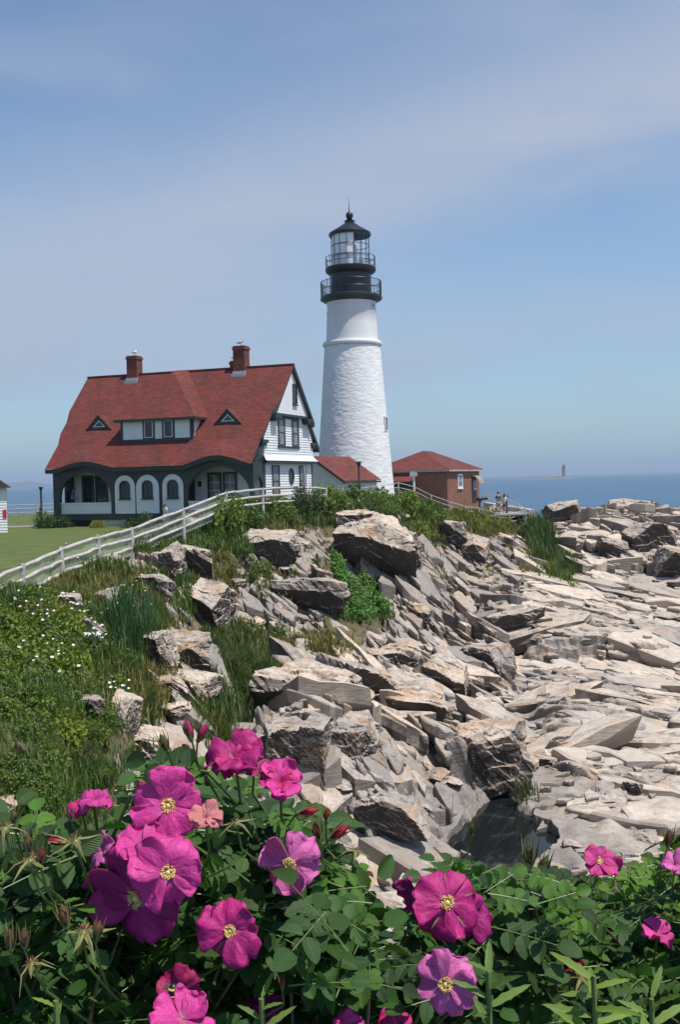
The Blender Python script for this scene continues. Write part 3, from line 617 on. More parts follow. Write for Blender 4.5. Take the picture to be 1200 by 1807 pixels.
for (ya, yb, x0, x1) in ((0, -(RZ-7.05)/SL, -16, 0), (-(RZ-7.05)/SL, -(RZ-5.45)/SL, -15.72, -.3), (-(RZ-5.45)/SL, -6.15, -15.42, -.42), (0, (RZ-7.05)/SL+.3, -16, 0), ((RZ-7.05)/SL, (RZ-5.3)/SL+.25, -15.72, -.3)):
    for x, w in ((x1, -.22), (x0, .22)):
        front = yb < 0; d = .10 if front else .36
        if front and w > 0: continue
        if not front: w *= 2.2
        mb = MB(); mb.prism([(x+(.012 if w < 0 else -.012), ya, zr(ya)-.01), (x+(.012 if w < 0 else -.012), yb, zr(yb)-.01), (x+(.012 if w < 0 else -.012), yb, zr(yb)-d), (x+(.012 if w < 0 else -.012), ya, zr(ya)-d)], (w, 0, 0)); mb.build('rake_board', MT['green'], house)
for x0, x1, z in ((-.75, 0, 7.05), (-.9, -.3, 5.45)):   # eave returns
    for s_ in (-1, 1):
        y = s_*(RZ-z)/SL; mb = MB(); mb.box(x0, x1+.0, min(y, y-s_*.9), max(y, y-s_*.9), z-.34, z-.12); mb.box(x0+.02, x1-.06, min(y-s_*.05, y-s_*.75), max(y-s_*.05, y-s_*.75), z-.50, z-.341); mb.build('eave_return', MT['green'], house)
mb = MB(); mb.box(-16, 0, -.12, .12, RZ-.06, RZ+.05); mb.build('roof_ridge', MT['roof'], roof)
# gable walls
def gext(z): w = min(4.15, (RZ-z)/SL-.22); return [(-w, w)]
mb = MB(); Fr.clap(mb, .35, 3.85, lambda z: [(-4.15, 4.15)]); 
F2 = Face((-.48, 0, 0), (0, 1, 0), (1, 0, 0)); F2.clap(mb, 4.5, 7.0, gext)
for i in range(5):      # flared skirt
    za, zb = 4.02+.096*i, 4.02+.096*(i+1); fa = .30*(1-i/5)**1.7; fb = .30*(1-(i+1)/5)**1.7
    mb.add([F2.p(-4.2-fa, za, fa+.01), F2.p(4.2+fa, za, fa+.01), F2.p(4.2+fb, zb, fb), F2.p(-4.2-fb, zb, fb)], [(0, 1, 2, 3)])
mb.add([F2.p(-4.15, 3.9, 0), F2.p(-4.15, 5.5, 0), (-.48-3, -4.15, 5.5), (-.48-3, -4.15, 3.9)], [(0, 1, 2, 3)]); mb.add([F2.p(4.15, .3, 0), F2.p(4.15, 6, 0), (-15, 4.15, 6), (-15, 4.15, .3)], [(0, 1, 2, 3)])
F3 = Face((-.22, 0, 0), (0, 1, 0), (1, 0, 0)); F3.clap(mb, 7.1, 10.1, lambda z: [(-(RZ-z)/SL+.2, (RZ-z)/SL-.2)] if (RZ-z)/SL > .21 else [(0, 0)], e=.18, lip=.008)
mb.box(-.47, -.23, -3.0, 3.0, 7.02, 7.1)
Fl.clap(mb, .35, 10.0, gext); mb.build('gable_wall', MT['clap'], house)
mb = MB(); Fb.clap(mb, .85, 4.3, lambda z: [(-15.3, -.56)]); 
mb.build('porch_back_wall', MT['clap'], house)
for nm, fc, q in (('band_board', F2, (-4.35, 4.35, 3.86, 4.02, -.06, .28)), ('band_board', F3, (-3.15, 3.15, 6.93, 7.06, -.2, .06)), ('corner_board', Fr, (-4.27, -4.03, .4, 3.859, -.02, .06)), ('corner_board', Fr, (4.0, 4.2, .4, 3.859, -.02, .05)), ('water_table', Fr, (-4.2, 4.2, .2, .34, -.02, .05))):
    mb = MB(); fc.box(mb, *q); mb.build(nm, MT['green'], house)
mb = MB(); mb.box(-15.45, -15.2, -4.05, -3.8, .8, 4.2); mb.build('porch_post', MT['green'], house)
mb = MB(); Fr.box(mb, -4.15, 4.15, 0, .199, -.1, .0); mb.box(-11.0, -9.2, -5.3, -5.0, -.1, .55); mb.build('foundation', MT['brick'], house)
mb = MB(); mb.box(-15.2, -11.05, -5.3, -5.0, -.1, .55); mb.build('porch_skirt', MT['green'], house); mb = MB(); mb.box(-9.15, -.75, -5.3, -5.0, -.1, .55); mb.build('porch_skirt', MT['green'], house)
# gable windows
for a in (-1.95, .42): window(house, F2, a, a+1.12, 5.0, 6.78, gm='curtain', cols=1, rows=2, sill=False)
mb = MB(); F2.box(mb, -2.02, 1.62, 6.79, 6.92, -.02, .09); mb.build('window_head_board', MT['green'], house); mb = MB(); F2.box(mb, -2.05, 1.65, 4.86, 4.995, -.02, .1); mb.build('window_sill_board', MT['green'], house)
window(house, F3, .1, .78, 7.78, 9.15, cols=1, rows=3)
for a in (-2.9, 1.7): window(house, Fr, a, a+1.15, 1.7, 3.72, gm='curtain', cols=1, rows=2)
ov = [(.3+.42*math.cos(t), 3.0+.55*math.sin(t)) for t in [2*math.pi*i/20 for i in range(20)]]; oi = [(.3+.27*math.cos(t), 3.0+.38*math.sin(t)) for t in [2*math.pi*i/20 for i in range(20)]]
mb = MB(); Fr.ring(mb, ov, oi, 0, .09); ow = mb.build('oval_window', MT['green'], house); mb = MB(); Fr.plate(mb, [(.3+.29*math.cos(t), 3.0+.4*math.sin(t)) for t in [2*math.pi*i/20 for i in range(20)]], .0, .045); mb.build('pane', MT['glass'], ow)
# porch front
archz = lambda c, w, zs, h: (lambda x: zs+h*math.sqrt(max(0, 1-((x-c)/w)**2)))
top = lambda x: zr(-5.8)+eb(x)*.85-.16
mb = MB(); L1, R1, L2, R2 = -14.6, -10.65, -5.1, -.75
ls = lambda a, b, n: [a+(b-a)*i/n for i in range(n+1)]
stripwall(mb, Ff, ls(-15.1, L1, 2), lambda x: .5, top, -.22, 0)
aL = archz((L1+R1)/2, (R1-L1)/2, 1.9, 1.62); aR = archz((L2+R2)/2, (R2-L2)/2, 1.9, 1.78)
stripwall(mb, Ff, ls(L1, R1, 40), lambda x: aL(x), top, -.22, 0)
stripwall(mb, Ff, ls(R1, L2, 24), lambda x: .5, top, -.22, 0)
stripwall(mb, Ff, ls(L2, R2, 40), lambda x: aR(x), top, -.22, 0)
stripwall(mb, Ff, ls(R2, -.5, 2), lambda x: .3, top, -.22, 0)
for a in (L1, R1, L2, R2): Ff.box(mb, a-.02, a+.02, .5, 1.95, -.218, -.002)
Fe = Face((-.5, 0, 0), (0, 1, 0), (1, 0, 0)); Fw = Face((-15.1, 0, 0), (0, 1, 0), (-1, 0, 0))
aE = archz(-4.98, .62, 2.35, .62)
for fc in (Fe, Fw):
    stripwall(mb, fc, ls(-5.8, -5.6, 1), lambda x: .4, lambda x: 3.9, -.2, 0); stripwall(mb, fc, ls(-5.6, -4.36, 14), aE, lambda x: 3.9+.3*(x+5.8), -.2, 0); stripwall(mb, fc, ls(-4.36, -3.95, 1), lambda x: .4, lambda x: 4.3, -.2, 0)
Ff.box(mb, -15.15, -.45, .42, .82, -.5, .03)
mb.build('porch_arcade', MT['green'], house)
mb = MB(); mb.box(-15.05, -.55, -5.75, -3.95, .70, .86); mb.build('porch_floor', MT['lead'], house)
mb = MB(); mb.box(-15.1, -.5, -5.75, -3.95, 4.05, 4.1); mb.build('porch_ceiling', MT['green'], house)
for a0, a1 in ((L1+.02, R1-.02), (L2+.02, R2-.02)):
    mb = MB(); n = int((a1-a0)/.16)
    for i in range(n): x = a0+(a1-a0)*i/n; Ff.box(mb, x+.006, x+(a1-a0)/n-.006, .84, 1.50, -.16, -.10)
    Ff.box(mb, a0, a1, .84, 1.49, -.17, -.161); Ff.box(mb, a0, a1, 1.50, 1.57, -.2, -.02); mb.build('porch_railing', MT['clap'], house)
mb = MB()
for i in range(26): x = -12.2+i*.1; Ff.box(mb, x, x+.045, -.05, .41, -.13, -.09)
for i in range(5): z = -.02+i*.1; Ff.box(mb, -12.2, -9.6, z, z+.035, -.085, -.06)
mb.build('lattice', MT['clap'], house)
for a0, a1 in ((-10.3, -8.9), (-8.72, -7.15), (-6.8, -5.4)):
    pn = MB(); c = (a0+a1)/2; w = (a1-a0)/2
    def ex(z, c=c, w=w): r = w if z < 3.25-w else math.sqrt(max(0, w*w-(z-3.25+w)**2)); return [(c-r, c+r)]
    Ff.clap(pn, .83, 3.25, ex, .012, .15, .03); Ff.ring(pn, arch(a0-.04, a1+.04, .83, 3.29), arch(a0+.1, a1-.1, .85, 3.15), .0, .05); p_ = pn.build('arched_panel', MT['clap'], house)
    window(house, Ff, c-.38, c+.38, 1.78, 2.95, arched=True, cols=2, rows=2, off=.05)
for a0, a1, lab in ((-14.1, -12.1, None), (-4.6, -2.5, None)):
    m_ = (a0+a1)/2
    for q0, q1 in ((a0, m_-.05), (m_+.05, a1)):
        window(house, Fb, q0, q1, 1.05 if a0 > -10 else 1.4, 3.35, gm='curtain' if a0 > -10 else 'glass', cols=2, rows=4, fw=.14, munt='white' if a0 > -10 else 'green', off=.04)
mb = MB(); Fb.box(mb, -15.2, -14.75, .87, 4.0, .0, .05); mb.build('porch_board', MT['green'], house); mb = MB(); Fb.box(mb, -6.6, -5.55, .87, 3.3, .0, .05); mb.build('porch_door', MT['green'], house)
mb = MB(); mb.box(-5.25, -5.05, -4.02, -3.94, 2.45, 2.8); mb.build('wall_lantern', MT['black'], house)
# long dormer
dm = MB(); Fd = Face((0, -4.6, 0), (1, 0, 0), (0, -1, 0)); X0, X1, Z0, Z1 = -10.5, -5.25, zr(4.6)+.0, 6.9
Fd.clap(dm, Z0+.1, Z1, lambda z: [(X0, X1)], 0, .17, .03)
Fs = Face((X1, 0, 0), (0, 1, 0), (1, 0, 0)); Fs.clap(dm, Z0+.02, Z1, lambda z: [(-4.6, -(RZ-z)/SL)]); Fs2 = Face((X0, 0, 0), (0, -1, 0), (-1, 0, 0)); Fs2.clap(dm, Z0+.02, Z1, lambda z: [((RZ-z)/SL, 4.6)])
dor = dm.build('dormer', MT['clap'], house)
dm = MB(); Fd.box(dm, X0-.03, X0+.13, Z0, Z1, 0, .05); Fd.box(dm, X1-.16, X1+.03, Z0, Z1, 0, .05); Fd.box(dm, X0, X1, Z0-.05, Z0+.1, 0, .07)
Fd.box(dm, X0+1.62, X0+2.52, Z0+.1, Z1, .0, .035); Fd.box(dm, X0+3.05, X0+3.98, Z0+.1, Z1, .0, .035); Fs.box(dm, -4.6, -4.45, Z0+.02, Z1, .0, .04); Fd.box(dm, X0, X1, Z1-.1, Z1, .0, .06)
dm.build('dormer_trim', MT['green'], dor)
for a in (X0+1.78, X0+3.22): window(dor, Fd, a, a+.62, Z0+.18, Z1-.12, fm='white', gm='glass', cols=1, rows=1, fw=.04, off=.045, sill=False)
c0, c1, ap, bk = Vector((X0-.35, -5.0, 6.93)), Vector((X1+.42, -5.0, 6.93)), Vector((-7.9, -2.1, 10.25)), Vector((-7.9, -.05, 10.5))
rA = Vector((X1+.42, -(RZ-6.93)/SL+.02, 6.95)); rB = Vector((X0-.35, -(RZ-6.93)/SL+.02, 6.95))
dm = MB()
def gridface(mb, a, b, c, d, n=8):
    for i in range(n): pass
    mb.add([a, b, c, d], [(0, 1, 2, 3)])
dm.add([c0, c1, ap], [(0, 1, 2)]); dm.add([c1, rA, bk, ap], [(0, 1, 2, 3)]); dm.add([rB, c0, ap, bk], [(0, 1, 2, 3)]); dm.build('dormer_roof', MT['roof'], dor)
dm = MB(); z_ = Vector((0, 0, -.16)); dz = Vector((0, 0, -.006))
dm.prism([c0+dz, rB+dz, rA+dz, c1+dz], z_); dm.build('dormer_eaves', MT['green'], dor)
# small triangular dormers
for px, py, pa in ((176, 757, 734), (403, 747, 722)):
    b_ = hloc(px, py, (0, 0, RZ), (0, -SL, 1)); hw = .92; ht = .92; y0 = b_.y-.06; zb = zr(y0)+.03; t_ = MB(); Ft = Face((b_.x, y0, 0), (1, 0, 0), (0, -1, 0)); yb = -(RZ-zb-ht)/SL
    Ft.ring(t_, [(-hw, zb), (hw, zb), (0, zb+ht)], [(-hw+.42, zb+.15), (hw-.42, zb+.15), (0, zb+ht-.30)], -.1, .05); ld = t_.build('triangular_dormer', MT['green'], house)
    t_ = MB(); Ft.ring(t_, [(-hw+.42, zb+.152), (hw-.42, zb+.152), (0, zb+ht-.302)], [(-hw+.56, zb+.2), (hw-.56, zb+.2), (0, zb+ht-.40)], -.06, .02); t_.build('window_frame', MT['white'], ld)
    t_ = MB(); Ft.plate(t_, [(-hw+.5, zb+.17), (hw-.5, zb+.17), (0, zb+ht-.36)], -.05, -.02); t_.build('pane', MT['glass'], ld)
    t_ = MB(); e = .1
    for s_ in (-1, 1): t_.add([Vector((b_.x, y0-e, zb+ht+.05)), Vector((b_.x+s_*(hw+.08), y0-e, zb-.04)), Vector((b_.x+s_*(hw+.08), -(RZ-zb)/SL+.1, zb+.0)), Vector((b_.x, yb+.06, zb+ht+.05))], [(0, 1, 2, 3) if s_ < 0 else (0, 3, 2, 1)])
    t_.build('dormer_roof', MT['roof'], ld)
# chimneys
def chimney(x, y, w, d, z0, z1, cap=.05):
    c = MB(); c.box(x-w/2, x+w/2, y-d/2, y+d/2, z0, z1-.25); c.box(x-w/2-cap, x+w/2+cap, y-d/2-cap, y+d/2+cap, z1-.25, z1-.1); c.box(x-w/2, x+w/2, y-d/2, y+d/2, z1-.1, z1)
    o = c.build('chimney', MT['oldbrick'], house)
    f = MB(); f.box(x-w/2-.05, x+w/2+.05, y-d/2-.08, y+d/2+.05, z0, zr(max(0, abs(y)-d/2))-.5 if abs(y) > .8 else RZ-.28); f.box(x-w/2-.1, x+w/2+.1, y-d/2-.22, y+d/2, z0, RZ-.48 if abs(y) < .8 else z0+.01)
    f.build('flashing', MT['lead'], o)
chimney(-12.15, 0, .80, .8, 9.2, 11.7); chimney(-3.85, 0, .85, .8, 9.2, 11.85); chimney(-4.9, 1.3, .62, .6, 8.6, 11.05)
# ---------------------------------------------------------------- lighthouse
TD = 87.0; tb = at(627, 850, TD); TX = tb.x; TG = CZ-3.0
tower = empty('lighthouse', (TX, TD, TG), 0, 'tall white tapering lighthouse with black lantern gallery beside the red roofed house', 'lighthouse')
def tz(py): return at(622, py, TD).z-TG
def prof(pts): return [(r/F*TD*1.0, tz(y)) for y, r in pts]
def rough_tower():
    n, K = 300, 380; y0, y1 = 905, 613; r0, r1 = 72.5/F*TD, 49/F*TD; V = []
    zz = np.linspace(tz(905)-.6, tz(613), K); th = np.linspace(0, 2*np.pi, n, endpoint=False); T, Z = np.meshgrid(th, zz)
    k = (Z-zz[0])/(zz[-1]-zz[0]); r = r0+(r1-r0)*(k**.96)
    u = T*3.0*1.6; v = Z*2.6
    f = vnoise(T*2.9*1.9, Z*4.2, 5)*.4+vnoise(T*2.9*3.6, Z*7.5, 6)*.35+vnoise(T*2.9*7.5, Z*13, 8)*.25
    f2 = np.clip(1-np.abs(vnoise(T*2.9*1.8+3, Z*4.0, 15)-.5)*9, 0, 1)
    r = r+(f-.5)*.042-f2*.012
    V = np.stack([r*np.cos(T), r*np.sin(T), Z], -1).reshape(-1, 3); ix = np.arange(K*n).reshape(K, n); q = np.stack([ix[:-1], np.roll(ix[:-1], -1, 1), np.roll(ix[1:], -1, 1), ix[1:]], -1).reshape(-1, 4)
    return npmesh('rubble_shaft', V, q, MT['stone'], tower, True)
rough_tower()
mb = MB().lathe(prof([(612.5, 47), (612.4, 50.5), (610, 52), (606.5, 52), (604.5, 50.5), (604, 45.5)]), 72); mb.build('belt_course', MT['plaster'], tower, 40)
mb = MB().lathe(prof([(605, 45.8), (575, 44.2), (556, 43.2), (554.5, 44.0), (552, 44.0), (551, 42.9), (541, 42.8), (537, 43.3), (533, 45), (529, 48), (527, 49.5), (524, 50)]), 72); mb.build('upper_shaft', MT['plaster'], tower, 40)
mb = MB().lathe(prof([(536, 43.2), (533, 48.5), (531, 52.5), (529.5, 54.2), (525.5, 54.2), (524.8, 53.5), (524.6, 34)]), 72); mb.build('lower_gallery', MT['black'], tower, 40)
mb = MB().lathe(prof([(525, 36), (486, 35.4), (485, 38), (482, 42.5), (479, 44.5), (474.5, 44.5), (474, 43.8), (473.9, 30)]), 72); mb.build('watch_room', MT['black'], tower, 40)
def railing(name, yb, yt, r, posts, rails, bars=0):
    r = r/F*TD; zb, zt = tz(yb), tz(yt); m = MB()
    for k in range(rails):
        z = zt-(zt-zb)*k/(rails)*1.0; m.tube([(r*math.cos(a), r*math.sin(a), z) for a in [2*math.pi*i/72 for i in range(73)]], .028, 5, caps=False)
    for i in range(posts): a = 2*math.pi*(i+.3)/posts; m.tube([(r*math.cos(a), r*math.sin(a), zb), (r*math.cos(a), r*math.sin(a), zt+.06)], .032, 5)
    for i in range(bars): a = 2*math.pi*i/bars; m.tube([(r*math.cos(a), r*math.sin(a), zb), (r*math.cos(a), r*math.sin(a), zt)], .014, 4)
    m.build(name, MT['black'], tower)
railing('upper_railing', 474, 455.5, 43.3, 14, 2); railing('lower_railing', 525, 499, 53, 12, 2, 84)
# lantern: twelve-sided cage, curtained panes to the left, clear panes to the right, lens inside
NP = 16; lr = 33.6/F*TD; zA, zB = tz(474), tz(415.5); cage = MB(); pan = MB(); clr = MB()
for i in range(NP):
    a0, a1 = 2*math.pi*(i+.5)/NP, 2*math.pi*(i+1.5)/NP; p0 = Vector((lr*math.cos(a0), lr*math.sin(a0), 0)); p1 = Vector((lr*math.cos(a1), lr*math.sin(a1), 0))
    cage.beam(p0+Vector((0, 0, zA)), p0+Vector((0, 0, zB)), .045, .045, up=(1, 0, .01))
    for z in (zA+.03, zA+(zB-zA)*.33, zA+(zB-zA)*.66): cage.beam(p0+Vector((0, 0, z)), p1+Vector((0, 0, z)), .04, .045)
    am = math.degrees((a0+a1)/2) % 360; k = .975
    tgt = clr if am > 290 or am < 80 else pan
    tgt.add([p0*k+Vector((0, 0, zA)), p1*k+Vector((0, 0, zA)), p1*k+Vector((0, 0, zB)), p0*k+Vector((0, 0, zB))], [(0, 1, 2, 3)])
cg = cage.build('lantern_cage', MT['black'], tower)
pan.build('curtained_panes', M('lantern_blind_mat', (.88,.88,.86), .3), cg); clr.build('clear_panes', MT['clear'], cg)
mb = MB().lathe([(.02, 0), (.5, .05), (.55, .4), (.62, .9), (.55, 1.5), (.3, 1.9), (.02, 2.0)], 20, (0, 0, zA+.25)); mb.build('lens', M('lens_mat', (.55,.6,.6), .1, Metallic=.5), tower, 50)
mb = MB().lathe([(lr*1.09, zB-.12), (lr*1.10, zB), (lr*1.12, zB+.09), (lr*1.10, zB+.13), (lr*.6, tz(402.5)), (lr*.24, tz(394)), (lr*.24, tz(391.5)), (lr*.30, tz(391)), (lr*.15, tz(389.5)), (.10, tz(388))], 16)
mb.lathe([(lr*1.09, zB-.12), (lr*.9, zB-.12), (.1, zB+.3)], 16); mb.build('lantern_roof', MT['black'], tower, 25)
mb = MB().lathe([(.13, tz(390)), (.13, tz(388.6)), (.26, tz(388.2)), (.28, tz(387.6)), (.14, tz(387)), (.13, tz(386))], 16); mb.ball((0, 0, tz(381)), 6.6/F*TD, n=12); mb.build('ventilator_ball', MT['black'], tower, 50)
MB().tube([(0, 0, tz(376)), (-.02, 0, tz(366)), (-.06, 0, tz(348))], [.05, .03, .012], 5).build('lightning_rod', MT['black'], tower)
MB().tube([(-36.6/F*TD, -.6, tz(525)), (-36.6/F*TD, -.6, tz(484))], .03, 5).build('ladder', MT['black'], tower)
def tower_window(py0, py1, ang, w):
    z0, z1 = tz(py1), tz(py0); k = ((z0+z1)/2-tz(905))/(tz(613)-tz(905)); r = (72.5+(49-72.5)*k**.96)/F*TD if py0 > 613 else 43.5/F*TD
    n = Vector((math.sin(ang), -math.cos(ang), 0)); t = Vector((math.cos(ang), math.sin(ang), 0)); fc = Face(n*(r-.05), t, n)
    m = MB(); fc.box(m, -w/2, w/2, z0, z1, -.1, .10); o = m.build('window', M('deep_window_mat', (.03,.03,.03), .5), tower); m = MB(); fc.box(m, -w*.28, w*.1, z0+.1, z1-.12, .101, .115); m.build('pane', MT['lead'], o)
    m = MB(); fc.ring(m, rect(-w/2-.1, w/2+.1, z0-.1, z1+.1), rect(-w/2-.001, w/2+.001, z0-.001, z1+.001), -.1, .14); m.build('window_surround', MT['plaster'], o)
tower_window(740, 761, R_(66), .42); tower_window(541, 547, R_(57), .22)
# ---------------------------------------------------------------- hip roof building, generic
def hip(mb, x0, x1, y0, y1, z, rise, rl):
    """ridge along y, length rl"""
    cx = (x0+x1)/2; cy = (y0+y1)/2; a = Vector((cx, cy-rl/2, z+rise)); b = Vector((cx, cy+rl/2, z+rise)); q = [Vector((x0, y0, z)), Vector((x1, y0, z)), Vector((x1, y1, z)), Vector((x0, y1, z))]
    mb.add([q[0], q[1], q[2], q[3], a, b], [(0, 1, 4), (1, 2, 5, 4), (2, 3, 5), (3, 0, 4, 5)])
ba = R_(25); bc = at(789, 828, 93.5); bg = CZ-2.15; LB, WB = 7.4, 9.8
wb = empty('brick_building', (bc.x, bc.y, bg), -ba, 'low red brick building with hipped red roof right of the tower', 'building')
# local: x along the front (left is negative), y back along the right face
ez = bc.z-bg-.0
mb = MB(); mb.box(-LB, 0, 0, WB, -1, ez-.2); mb.build('wall', MT['brick'], wb)
mb = MB(); hip(mb, -LB-.35, .35, -.35, WB+.35, ez, 1.85, WB-LB); mb.build('roof', MT['roof'], wb)
mb = MB(); mb.box(-LB-.32, .32, -.32, WB+.32, ez-.2, ez-.005); mb.build('eaves', MT['concrete'], wb)
BF = Face((0, 0, 0), (0, 1, 0), (1, 0, 0)); BL = Face((0, 0, 0), (1, 0, 0), (0, -1, 0))
window(wb, BF, 2.9, 4.3, 1.05, 2.75 if ez > 3 else ez-.45, fm='white', gm='curtain', cols=1, rows=2, fw=.16)
dr = MB(); BF.box(dr, 7.5, 8.7, .1, 1.9, -.02, .04); d_ = dr.build('door', MT['green'], wb)
dr = MB(); aw = [(BF.p(7.3, 2.75-.0, 0)), ]
pts = [Vector((x, 0, z)) for x, z in [(0, 2.2), (.4, 2.1), (.7, 1.8), (.85, 1.4)]]
for p0, p1 in zip(pts[:-1], pts[1:]): dr.prism([Vector((p0.x, 7.2, p0.z)), Vector((p1.x, 7.2, p1.z)), Vector((p1.x, 8.9, p1.z)), Vector((p0.x, 8.9, p0.z))], (.0, 0, .05))
dr.build('awning', M('awning_mat', (.30,.25,.19), .8), wb)
window(wb, BF, 7.7, 8.5, .9, 1.75, fm='white', gm='glass', cols=1, rows=2, off=.06)
mb = MB(); mb.prism([(-5.6, -1.6, 1.72), (-3.0, -1.6, 1.72), (-3.2, -.01, 2.3), (-5.4, -.01, 2.3)], (0, 0, .1)); po = mb.build('porch_roof', MT['roof'], wb)
mb = MB(); mb.box(-5.5, -3.1, -1.45, -1.3, 1.5, 1.715); mb.box(-5.45, -5.3, -1.45, -1.3, -1, 1.5); mb.box(-3.35, -3.2, -1.45, -1.3, -1, 1.5); mb.box(-5.2, -3.4, -.06, -.01, -1, 1.6); mb.build('porch_frame', MT['green'], po)
# connecting wing between house and tower
cw = at(552, 805, 78); ca = R_(32)
cn = empty('connecting_wing', (cw.x, cw.y, CZ-2.8), -ca, 'small white wing with red gable roof tucked between the house and the tower', 'building')
rz_ = cw.z-CZ+2.8; hw = 2.6; ev = rz_-1.72
mb = MB(); q = [(-hw, 0, -1), (hw, 0, -1), (hw, 0, ev), (0, 0, rz_-.1), (-hw, 0, ev)]; mb.prism(q, (0, 5.2, 0)); mb.build('wall', MT['clap'], cn)
mb = MB()
for s_ in (-1, 1): a = [Vector((0, -.3, rz_)), Vector((s_*(hw+.35), -.3, ev-.22)), Vector((s_*(hw+.35), 5.4, ev-.22)), Vector((0, 5.4, rz_))]; mb.add(a, [(0, 1, 2, 3) if s_ < 0 else (3, 2, 1, 0)])
rf = mb.build('roof', MT['roof'], cn)
mb = MB()
for s_ in (-1, 1): mb.prism([(0, -.31, rz_-.005), (s_*(hw+.35), -.31, ev-.225), (s_*(hw+.35), -.31, ev-.4), (0, -.31, rz_-.2)], (0, .1, 0)); mb.box(min(s_*(hw+.2), s_*(hw+.34)), max(s_*(hw+.2), s_*(hw+.34)), -.2, 5.3, ev-.40, ev-.26)
mb.build('eaves', MT['green'], rf)
window(cn, Face((hw, 0, 0), (0, 1, 0), (1, 0, 0)), 1.2, 2.2, .9, 1.9, gm='glass', cols=1, rows=2)
# sliver of a white outbuilding at the left
ob = at(3, 930, 60); o_ = empty('outbuilding', (ob.x-3.6, ob.y, CZ-2.75), R_(20), 'edge of a white clapboard outbuilding with a dark roof at the far left', 'building')
mb = MB(); Face((3.75, 0, 0), (0, 1, 0), (1, 0, 0)).clap(mb, 0, 2.7, lambda z: [(0, 4)]); Face((0, 0, 0), (1, 0, 0), (0, -1, 0)).clap(mb, 0, 2.7, lambda z: [(0, 3.75)]); mb.build('wall', MT['clap'], o_)
mb = MB(); mb.prism([(-.3, -.3, 2.7), (4.05, -.3, 2.7), (1.9, -.3, 4.3)], (0, 4.6, 0)); mb.build('roof', M('dark_roof_mat', (.05,.05,.05), .8), o_)
mb = MB(); mb.box(3.52, 3.72, -.07, -.026, .9, 1.4); mb.build('red_panel', M('red_panel_mat', (.55,.02,.02), .5), o_)
# ---------------------------------------------------------------- the distant lighthouse and land
hz = M('far_rock_mat', rough=.9, fn=noisy((.10,.10,.10), (.24,.22,.2), .05, 0, .1, 'World'))
DL = 2600; d0 = at(995, 843, DL)
dl = empty('distant_lighthouse', (d0.x, DL, 0), 0, 'far off grey granite lighthouse standing in the sea on a low ledge', 'lighthouse')
k = DL/F; MB().lathe([(3.9*k, 0), (3.6*k, 2*k), (3.2*k, 10*k), (3.0*k, 19*k), (3.5*k, 19.6*k), (3.5*k, 20.4*k), (.1, 20.5*k)], 20).build('shaft', M('granite_mat', (.20,.19,.19), .8), dl, 40)
MB().lathe([(2.0*k, 20.4*k), (2.0*k, 23*k), (2.3*k, 23.2*k), (.3*k, 25*k), (.01, 26*k)], 14).build('lantern', MT['black'], dl)
def ridge(name, pts, D, th, mat, seed, base=-1):
    n = 90; xs = np.linspace(pts[0][0], pts[-1][0], n); hs = np.interp(xs, [p[0] for p in pts], [p[1] for p in pts])
    V = []; m = 9
    for j in range(m):
        for i in range(n):
            pz = max(base, (at(xs[i], 843-.0227*(xs[i]-600)*1.0, D).z*0+hs[i]*D/F)*(math.sin(math.pi*(j+.0)/(m-1))**.7)*(1+.5*(h2(np.array(i), np.array(j), seed)-.5))+base); q = at(xs[i], 840, D); V.append((q.x*(1+(j/(m-1)-.5)*th/D), D+(j/(m-1)-.5)*th, pz))
    ix = np.arange(m*n).reshape(m, n); return npmesh(name, V, np.stack([ix[:-1, :-1], ix[:-1, 1:], ix[1:, 1:], ix[1:, :-1]], -1).reshape(-1, 4), mat)
rdg = ridge('ledge', [(893, .3), (905, 2.2), (925, 1.6), (935, 2.2), (950, 1.3), (975, 3.5), (985, 4.5), (1003, 3.6), (1014, 2), (1018, .2)], DL, 60, hz, 3); tag(rdg, kind='structure')
ft = M('far_forest_mat', rough=.9, fn=noisy((.03,.05,.03), (.07,.08,.05), .004, 0, .1, 'World'))
tag(ridge('far_coast', [(-700, 9), (-300, 12), (-120, 9), (-30, 10.5), (15, 8.5), (45, 10), (62, 8.5), (85, 5.5), (120, 2.5), (170, .5)], 9000, 900, ft, 7, -2), kind='structure')
tag(ridge('far_headland', [(1060, .2), (1090, 1.0), (1200, 1.6), (1500, 2), (1900, 1)], 14000, 900, ft, 9, -2), kind='structure')
